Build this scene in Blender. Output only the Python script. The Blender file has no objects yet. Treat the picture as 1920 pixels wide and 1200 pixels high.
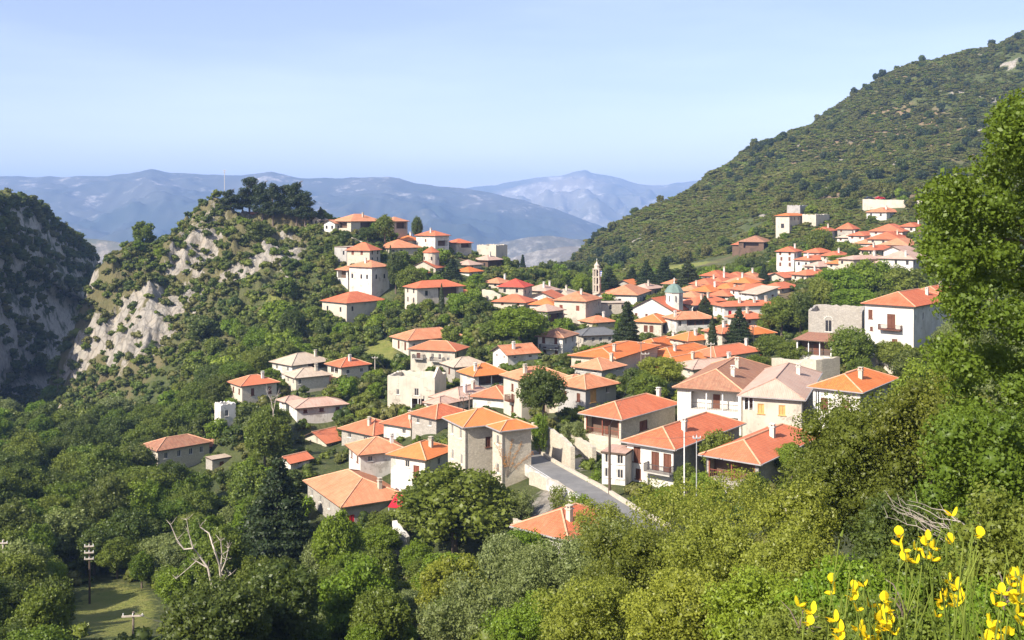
import bpy, math, random
import numpy as np
from mathutils import Vector, Matrix, Euler
R = math.radians
random.seed(7)
rng = np.random.default_rng(7)
SC = bpy.context.scene
COL = SC.collection
# ------------------------------------------------------------------ camera, sky, sun, exposure
F = 1900.0; HOR = 395.0          # focal length and eye level in pixels of the 1920x1200 photograph
cam_d = bpy.data.cameras.new('camera'); cam = bpy.data.objects.new('camera', cam_d); COL.objects.link(cam)
cam.location = (0, 0, 0); cam.rotation_euler = (R(90), 0, 0)
cam_d.sensor_width = 36; cam_d.lens = 36*F/1920
cam_d.shift_y = -(600-HOR)/1920
cam_d.clip_start = 0.1; cam_d.clip_end = 60000
SC.camera = cam
SUN = Vector((-0.72, -0.69, 0.0)).normalized()*math.cos(R(37)) + Vector((0, 0, math.sin(R(37))))
w = bpy.data.worlds.new('World'); SC.world = w; w.use_nodes = True
nt = w.node_tree; bg = nt.nodes['Background']
sky = nt.nodes.new('ShaderNodeTexSky'); sky.sky_type = 'NISHITA'; sky.sun_disc = False
sky.sun_elevation = R(37); sky.sun_rotation = math.atan2(SUN.x, SUN.y)
sky.air_density = 1.0; sky.dust_density = 1.3; sky.ozone_density = 1.6; sky.altitude = 900
tc = nt.nodes.new('ShaderNodeTexCoord'); mp = nt.nodes.new('ShaderNodeMapping'); mp.inputs['Scale'].default_value = (1.0, 1.0, 7.0)
mp.inputs['Rotation'].default_value = (0.0, R(8), 0)
nz = nt.nodes.new('ShaderNodeTexNoise'); nz.inputs['Scale'].default_value = 1.7; nz.inputs['Detail'].default_value = 6; nz.inputs['Roughness'].default_value = .5
cr = nt.nodes.new('ShaderNodeMapRange'); cr.inputs[1].default_value = .45; cr.inputs[2].default_value = .8; cr.inputs[3].default_value = .10; cr.inputs[4].default_value = .30
mx = nt.nodes.new('ShaderNodeMix'); mx.data_type = 'RGBA'; mx.inputs[7].default_value = (9.5, 10.2, 11.0, 1)
nt.links.new(tc.outputs['Generated'], mp.inputs[0]); nt.links.new(mp.outputs[0], nz.inputs[0]); nt.links.new(nz.outputs[0], cr.inputs[0])
nt.links.new(cr.outputs[0], mx.inputs[0]); tn = nt.nodes.new('ShaderNodeMix'); tn.data_type = 'RGBA'; tn.blend_type = 'MULTIPLY'; tn.inputs[0].default_value = 1; tn.inputs[7].default_value = (1.06, .925, .985, 1); nt.links.new(sky.outputs[0], tn.inputs[6]); nt.links.new(tn.outputs[2], mx.inputs[6]); nt.links.new(mx.outputs[2], bg.inputs[0])
bg.inputs[1].default_value = 0.10
sd = bpy.data.lights.new('sun', 'SUN'); sd.energy = 5.0; sd.angle = R(0.5); sd.color = (1.0, 0.92, 0.80)
so = bpy.data.objects.new('sun', sd); COL.objects.link(so)
so.rotation_euler = (-SUN).to_track_quat('-Z', 'Y').to_euler()
SC.view_settings.view_transform = 'Standard'; SC.view_settings.look = 'None'
SC.view_settings.exposure = 0.8; SC.view_settings.gamma = 1
cy = SC.cycles
cy.max_bounces = 5; cy.diffuse_bounces = 2; cy.glossy_bounces = 1; cy.transmission_bounces = 2; cy.volume_bounces = 1; cy.transparent_max_bounces = 4
cy.caustics_reflective = False; cy.caustics_refractive = False; cy.use_denoising = True

# ------------------------------------------------------------------ helpers
def P(px, py, d): return Vector(((px-960)/F*d, d, (HOR-py)/F*d))
def proj(v): return 960+F*v[0]/v[1], HOR-F*v[2]/v[1]
def tag(o, label=None, cat=None, group=None, kind=None):
    if label: o['label'] = label
    if cat: o['category'] = cat
    if group: o['group'] = group
    if kind: o['kind'] = kind
    return o
def link(o, parent=None):
    COL.objects.link(o)
    if parent: o.parent = parent
    return o
def empty(name, loc, rz=0):
    o = bpy.data.objects.new(name, None); o.location = loc; o.rotation_euler = (0, 0, rz); o.empty_display_size = .5
    return link(o)
class MB:
    """collects polygons, builds ONE mesh object"""
    def __init__(s): s.v = []; s.f = []; s.m = []; s.uv = {}
    def poly(s, pts, m=0, uv=None):
        i = len(s.v); s.v += [tuple(p) for p in pts]; s.f.append(list(range(i, i+len(pts)))); s.m.append(m)
        if uv: s.uv[len(s.f)-1] = uv
    def box(s, c, sz, rz=0, m=0):
        x, y, z = sz[0]/2, sz[1]/2, sz[2]/2; cs, sn = math.cos(rz), math.sin(rz)
        p = [(c[0]+a*cs-b*sn, c[1]+a*sn+b*cs, c[2]+e) for a, b, e in ((-x,-y,-z),(x,-y,-z),(x,y,-z),(-x,y,-z),(-x,-y,z),(x,-y,z),(x,y,z),(-x,y,z))]
        i = len(s.v); s.v += p
        for f in ((0,3,2,1),(4,5,6,7),(0,1,5,4),(1,2,6,5),(2,3,7,6),(3,0,4,7)): s.f.append([i+k for k in f]); s.m.append(m)
    def tube(s, a, b, r0, r1=None, n=6, m=0):
        r1 = r0 if r1 is None else r1; a = Vector(a); b = Vector(b); d = (b-a)
        if d.length < 1e-6: return
        q = d.to_track_quat('Z', 'Y'); i = len(s.v)
        for c, r in ((a, r0), (b, r1)):
            for k in range(n):
                t = 2*math.pi*k/n; s.v.append(tuple(c+q@Vector((r*math.cos(t), r*math.sin(t), 0))))
        for k in range(n): s.f.append([i+k, i+(k+1)%n, i+n+(k+1)%n, i+n+k]); s.m.append(m)
        s.f.append([i+k for k in range(n)][::-1]); s.m.append(m); s.f.append([i+n+k for k in range(n)]); s.m.append(m)
    def lathe(s, prof, c=(0,0,0), n=12, m=0):
        i = len(s.v)
        for r, z in prof:
            for k in range(n):
                t = 2*math.pi*(k+.5)/n; s.v.append((c[0]+r*math.cos(t), c[1]+r*math.sin(t), c[2]+z))
        for j in range(len(prof)-1):
            for k in range(n): s.f.append([i+j*n+k, i+j*n+(k+1)%n, i+(j+1)*n+(k+1)%n, i+(j+1)*n+k]); s.m.append(m)
        s.f.append([i+k for k in range(n)][::-1]); s.m.append(m); s.f.append([i+(len(prof)-1)*n+k for k in range(n)]); s.m.append(m)
    def build(s, name, mats, parent=None, mw=None, smooth=False):
        me = bpy.data.meshes.new(name)
        v = s.v
        if mw is not None: v = [tuple(mw@Vector(p)) for p in v]
        me.from_pydata(v, [], s.f)
        for mt in (mats if isinstance(mats, (list, tuple)) else [mats]): me.materials.append(mt)
        me.polygons.foreach_set('material_index', s.m)
        if s.uv:
            ul = me.uv_layers.new(name='UVMap')
            for fi, uv in s.uv.items():
                for k, li in enumerate(me.polygons[fi].loop_indices): ul.data[li].uv = uv[k]
        if smooth: me.polygons.foreach_set('use_smooth', [True]*len(s.f))
        me.update()
        return link(bpy.data.objects.new(name, me), parent)
def npmesh(name, V, Q, mats, attrs=None, smooth=False):
    """fast mesh from numpy vertex and quad (or triangle) arrays"""
    me = bpy.data.meshes.new(name); n = Q.shape[1]
    me.vertices.add(len(V)); me.vertices.foreach_set('co', V.astype(np.float32).ravel())
    me.loops.add(Q.size); me.loops.foreach_set('vertex_index', Q.astype(np.int32).ravel())
    me.polygons.add(len(Q)); me.polygons.foreach_set('loop_start', np.arange(0, Q.size, n, dtype=np.int32))
    me.polygons.foreach_set('loop_total', np.full(len(Q), n, dtype=np.int32))
    if smooth: me.polygons.foreach_set('use_smooth', np.ones(len(Q), dtype=bool))
    for k, a in (attrs or {}).items():
        at = me.attributes.new(k, 'FLOAT', 'POINT'); at.data.foreach_set('value', a.astype(np.float32))
    for m in mats: me.materials.append(m)
    me.update(calc_edges=True); me.validate()
    return me
# value noise
_H = rng.random((64, 64, 64)).astype(np.float32)
def vn(x, y, z=0.0):
    x, y, z = np.broadcast_arrays(np.asarray(x, float), np.asarray(y, float), np.asarray(z, float))
    xi = np.floor(x).astype(int); yi = np.floor(y).astype(int); zi = np.floor(z).astype(int)
    fx, fy, fz = x-xi, y-yi, z-zi
    fx, fy, fz = [t*t*(3-2*t) for t in (fx, fy, fz)]
    g = lambda a, b, c: _H[(xi+a) & 63, (yi+b) & 63, (zi+c) & 63]
    c00 = g(0,0,0)*(1-fx)+g(1,0,0)*fx; c10 = g(0,1,0)*(1-fx)+g(1,1,0)*fx
    c01 = g(0,0,1)*(1-fx)+g(1,0,1)*fx; c11 = g(0,1,1)*(1-fx)+g(1,1,1)*fx
    return (c00*(1-fy)+c10*fy)*(1-fz)+(c01*(1-fy)+c11*fy)*fz
def fbm(x, y, z=0.0, o=4, ridge=False):
    s = 0; a = .5; t = 0
    for i in range(o):
        v = vn(np.asarray(x)*2**i+i*13.7, np.asarray(y)*2**i+i*7.3, np.asarray(z)*2**i)
        if ridge: v = 1-abs(2*v-1)
        s = s+a*v; t += a; a *= .5
    return s/t
def smooth(x, a, b): t = np.clip((x-a)/(b-a), 0, 1); return t*t*(3-2*t)

# ------------------------------------------------------------------ materials
class NB:
    def __init__(s, name):
        s.m = bpy.data.materials.new(name); s.m.use_nodes = True; s.t = s.m.node_tree
        s.b = s.t.nodes['Principled BSDF']; s.b.inputs['Roughness'].default_value = .85
        s.b.inputs['Specular IOR Level'].default_value = .25; s.out = s.t.nodes['Material Output']
    def n(s, k, **kw):
        x = s.t.nodes.new('ShaderNode'+k)
        for a, v in kw.items(): setattr(x, a, v)
        return x
    def l(s, a, b): s.t.links.new(a, b)
    def coord(s, kind='Object'): return s.n('TexCoord').outputs[kind]
    def noise(s, vec, scale, detail=4, rough=.55, out=0):
        x = s.n('TexNoise'); x.inputs['Scale'].default_value = scale; x.inputs['Detail'].default_value = detail; x.inputs['Roughness'].default_value = rough
        s.l(vec, x.inputs['Vector']); return x.outputs[out]
    def rng(s, v, a, b, c=0, d=1):
        x = s.n('MapRange'); s.l(v, x.inputs[0])
        for i, q in enumerate((a, b, c, d)): x.inputs[i+1].default_value = q
        return x.outputs[0]
    def mix(s, f, a, b, mode='MIX'):
        x = s.n('Mix', data_type='RGBA', blend_type=mode)
        for i, v in ((0, f), (6, a), (7, b)):
            if hasattr(v, 'links'): s.l(v, x.inputs[i])
            else: x.inputs[i].default_value = v if i == 0 else (*v, 1)[:4]
        return x.outputs[2]
    def math(s, op, a, b=0):
        x = s.n('Math', operation=op)
        for i, v in enumerate((a, b)):
            if hasattr(v, 'links'): s.l(v, x.inputs[i])
            else: x.inputs[i].default_value = v
        return x.outputs[0]
    def bump(s, h, strength=.4, dist=.05):
        x = s.n('Bump'); x.inputs['Strength'].default_value = strength; x.inputs['Distance'].default_value = dist
        s.l(h, x.inputs['Height']); s.l(x.outputs[0], s.b.inputs['Normal'])
    def col(s, c): s.l(c, s.b.inputs['Base Color']); return s.m
    def rand(s): return s.n('ObjectInfo').outputs['Random']
    def attr(s, k): 
        x = s.n('Attribute'); x.attribute_name = k; return x.outputs['Fac']
def plain(name, c, rough=.8, spec=.25, metal=0):
    k = NB(name); v = k.noise(k.coord(), 1.2, 4); k.b.inputs['Roughness'].default_value = rough
    k.b.inputs['Specular IOR Level'].default_value = spec; k.b.inputs['Metallic'].default_value = metal
    return k.col(k.mix(k.rng(v, .3, .7), tuple(x*.82 for x in c), tuple(min(1, x*1.12) for x in c)))
def m_plaster(name, c, stain):
    k = NB(name); o = k.coord()
    big = k.noise(o, .35, 6, .65); fine = k.noise(o, 3.5, 5, .7)
    mp = k.n('Mapping'); mp.inputs['Scale'].default_value = (2.2, 2.2, .18); k.l(o, mp.inputs[0]); streak = k.noise(mp.outputs[0], 1.2, 5, .6)
    c1 = k.mix(k.rng(big, .42, .72, 0, .75), c, stain)
    c2 = k.mix(k.rng(streak, .55, .8, 0, .55), c1, tuple(x*.62 for x in stain))
    c3 = k.mix(k.rng(fine, .58, .75, 0, .35), c2, tuple(x*.7 for x in c))
    v = k.n('TexVoronoi', feature='DISTANCE_TO_EDGE'); v.inputs['Scale'].default_value = 2.4; k.l(o, v.inputs['Vector'])
    st = k.mix(k.rng(v.outputs['Distance'], 0, .08), tuple(x*.5 for x in stain), tuple(x*.85 for x in stain)); pn = k.noise(o, .45, 7, .72)
    c3 = k.mix(k.rng(k.math('ADD', pn, k.math('MULTIPLY', k.rand(), .1)), .60, .66, 0, .8), c3, st)
    k.bump(fine, .35, .03)
    return k.col(k.mix(k.rng(k.rand(), 0, 1, 0, .28), c3, tuple(x*.8 for x in c)))
def m_stone(name, ca, cb, mortar, scale=2.6, mort=.06):
    k = NB(name); o = k.coord(); mp = k.n('Mapping'); mp.inputs['Scale'].default_value = (1, 1, 1.7); k.l(o, mp.inputs[0])
    wv = k.noise(mp.outputs[0], 1.6, 3); 
    v = k.n('TexVoronoi'); v.inputs['Scale'].default_value = scale; k.l(mp.outputs[0], v.inputs['Vector'])
    e = k.n('TexVoronoi', feature='DISTANCE_TO_EDGE'); e.inputs['Scale'].default_value = scale; k.l(mp.outputs[0], e.inputs['Vector'])
    sep = k.n('SeparateColor'); k.l(v.outputs['Color'], sep.inputs[0])
    c1 = k.mix(sep.outputs[0], ca, cb)
    big = k.noise(o, .3, 6, .7)
    c2 = k.mix(k.rng(big, .45, .7, 0, .7), c1, mortar)
    c3 = k.mix(k.rng(e.outputs['Distance'], mort*.4, mort, 1, 0), c2, tuple(x*.62 for x in mortar))
    fine = k.noise(o, 5, 6, .7)
    c4 = k.mix(k.rng(fine, .35, .7, 0, .5), c3, tuple(x*.7 for x in ca))
    k.bump(e.outputs['Distance'], .5, .06)
    return k.col(c4)
def m_tile(name, ca, cb, patch, amount=.5, patch_scale=.5, streaky=.3):
    k = NB(name); uv = k.n('UVMap').outputs[0]; o = k.coord()
    br = k.n('TexBrick'); br.inputs['Scale'].default_value = 1; br.inputs['Brick Width'].default_value = .24; br.inputs['Row Height'].default_value = .36
    br.inputs['Mortar Size'].default_value = .035; br.inputs['Mortar Smooth'].default_value = .6; br.offset = 0
    br.inputs['Color1'].default_value = (*ca, 1); br.inputs['Color2'].default_value = (*cb, 1); br.inputs['Mortar'].default_value = (*[x*.5 for x in ca], 1)
    k.l(uv, br.inputs['Vector'])
    big = k.noise(o, patch_scale, 6, .7)
    c1 = k.mix(k.rng(big, .5-.22*amount, .78-.1*amount, 0, min(1, amount*1.3)), br.outputs['Color'], patch)
    mp = k.n('Mapping'); mp.inputs['Scale'].default_value = (3.2, .22, 1); k.l(uv, mp.inputs[0]); st = k.noise(mp.outputs[0], 1, 4, .7)
    c2 = k.mix(k.rng(st, .42, .75, 0, min(1, streaky*1.9)), c1, tuple(x*.45 for x in cb))
    sm = k.noise(o, 6, 4, .8); c3 = k.mix(k.rng(sm, .45, .7, 0, .6), c2, tuple(min(1, x*1.5) for x in cb))
    c4 = k.mix(k.rng(k.rand(), 0, 1, 0, .3), c3, patch); lich = k.noise(o, 1.6, 7, .8); c4 = k.mix(k.rng(lich, .56, .68, 0, .45), c4, (.33, .24, .17))
    wv = k.n('TexWave', wave_type='BANDS', bands_direction='X'); wv.inputs['Scale'].default_value = 1/.24*.16*1.0; k.l(uv, wv.inputs['Vector'])
    wv.inputs['Scale'].default_value = 2*math.pi/.24/20*1.0
    k.bump(wv.outputs['Fac'], .5, .06); k.b.inputs['Roughness'].default_value = .8
    return k.col(c4)
def m_leaf(name, ca, cb, cc, trans=.3):
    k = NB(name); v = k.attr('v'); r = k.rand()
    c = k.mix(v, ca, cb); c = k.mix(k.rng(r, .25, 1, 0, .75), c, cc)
    big = k.noise(k.n('NewGeometry').outputs['Position'], .16, 3); c = k.mix(k.rng(big, .4, .68, 0, .5), c, tuple(x*.72 for x in ca))
    bg2 = k.noise(k.n('NewGeometry').outputs['Position'], .028, 4, .6); c = k.mix(k.rng(bg2, .42, .62, 0, .6), c, tuple(x*.55 for x in cb))
    k.t.nodes.remove(k.b); d = k.n('BsdfDiffuse'); t = k.n('BsdfTranslucent'); g = k.n('BsdfGlossy'); g.inputs['Roughness'].default_value = .45; g.inputs['Color'].default_value = (1, 1, 1, 1)
    k.l(c, d.inputs[0]); k.l(k.mix(.35, c, (.5, .6, .08)), t.inputs[0])
    a = k.n('MixShader'); a.inputs[0].default_value = trans; k.l(d.outputs[0], a.inputs[1]); k.l(t.outputs[0], a.inputs[2])
    b = k.n('MixShader'); b.inputs[0].default_value = .015; k.l(a.outputs[0], b.inputs[1]); k.l(g.outputs[0], b.inputs[2])
    k.l(b.outputs[0], k.out.inputs[0]); return k.m
W = dict(
 w=m_plaster('white_plaster', (.70, .67, .61), (.44, .40, .33)),
 c=m_plaster('cream_plaster', (.58, .52, .42), (.41, .36, .29)),
 y=m_plaster('yellow_plaster', (.78, .66, .36), (.62, .5, .3)),
 p=m_plaster('grey_render', (.42, .40, .37), (.34, .32, .29)),
 s=m_stone('beige_stone', (.64, .57, .45), (.46, .39, .30), (.66, .59, .47)),
 g=m_stone('grey_stone', (.46, .42, .36), (.31, .28, .24), (.46, .42, .36), 2.2),
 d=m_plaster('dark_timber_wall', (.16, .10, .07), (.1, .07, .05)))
RF = dict(
 O=m_tile('orange_tile', (.72, .21, .055), (.60, .15, .04), (.78, .30, .11), .35, .35, .2),
 T=m_tile('coral_tile', (.62, .165, .07), (.48, .115, .05), (.70, .26, .14), .45, .35, .25),
 S=m_tile('salmon_tile', (.62, .235, .11), (.50, .165, .075), (.68, .35, .20), .6, .6, .3),
 P=m_tile('pink_grey_tile', (.56, .34, .25), (.48, .28, .21), (.58, .44, .35), .7, .4, .3),
 K=m_tile('beige_tile', (.54, .42, .31), (.44, .33, .24), (.60, .50, .39), .7, .5, .3),
 B=m_tile('weathered_tile', (.40, .13, .075), (.25, .09, .06), (.50, .32, .19), .5, 1.1, .5),
 R=m_tile('red_tile', (.62, .07, .04), (.5, .05, .03), (.66, .14, .09), .3, .35, .2),
 G=m_tile('slate', (.10, .105, .11), (.14, .145, .15), (.18, .18, .18), .5, .5, .2))
M = dict(
 ridge=plain('ridge_mortar', (.66, .36, .22)), gutter=plain('gutter_grey', (.36, .34, .33), .5), glass=plain('window_glass', (.035, .035, .04), .15, .6),
 brown=plain('brown_wood', (.16, .065, .04)), redwood=plain('red_wood', (.24, .075, .045)), ochre=plain('ochre_shutter', (.62, .36, .13)), frame=plain('pale_frame', (.66, .62, .55)),
 iron=plain('iron_rail', (.09, .08, .08), .5), concrete=plain('concrete', (.46, .43, .38)), whitep=plain('white_paint', (.82, .81, .78)), pole=plain('pole_wood', (.24, .19, .15)),
 bark=plain('bark', (.17, .13, .10)), dead=plain('dead_wood', (.50, .43, .36)), beam=plain('eave_board', (.10, .07, .05)), dome=plain('dome_copper', (.16, .23, .20), .7),
 metal=plain('galvanised', (.55, .55, .56), .4, .5, .3), red=plain('red_paint', (.5, .02, .03), .3, .5), dark=plain('dark_paint', (.03, .035, .05), .3, .5), tyre=plain('tyre_rubber', (.02, .02, .02)),
 blue=plain('blue_cloth', (.05, .14, .5)), tarp=plain('pale_blue_sheet', (.45, .55, .68), .5), yellowp=plain('yellow_paint', (.85, .7, .15)))
LF = dict(
 mid=m_leaf('leaf_mid_green', (.085, .125, .018), (.17, .215, .028), (.20, .22, .035), .22),
 dark=m_leaf('leaf_dark_green', (.05, .08, .017), (.11, .145, .027), (.13, .145, .032), .22),
 lush=m_leaf('leaf_lush_green', (.10, .175, .014), (.20, .29, .022), (.24, .29, .03), .28),
 olive=m_leaf('leaf_olive_yellow', (.19, .21, .028), (.36, .38, .045), (.20, .23, .035), .32),
 oak=m_leaf('leaf_oak_green', (.055, .105, .012), (.17, .235, .02), (.13, .19, .024), .25),
 grey=m_leaf('leaf_grey_green', (.14, .175, .06), (.25, .29, .10), (.19, .22, .055), .25),
 pine=m_leaf('needle_dark', (.026, .045, .017), (.055, .08, .027), (.06, .07, .028), .12),
 shrub=m_leaf('shrub_green', (.085, .10, .022), (.17, .17, .036), (.19, .17, .055), .15),
 rust=m_leaf('leaf_rusty_green', (.095, .11, .018), (.21, .225, .03), (.10, .13, .02), .25))

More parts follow.
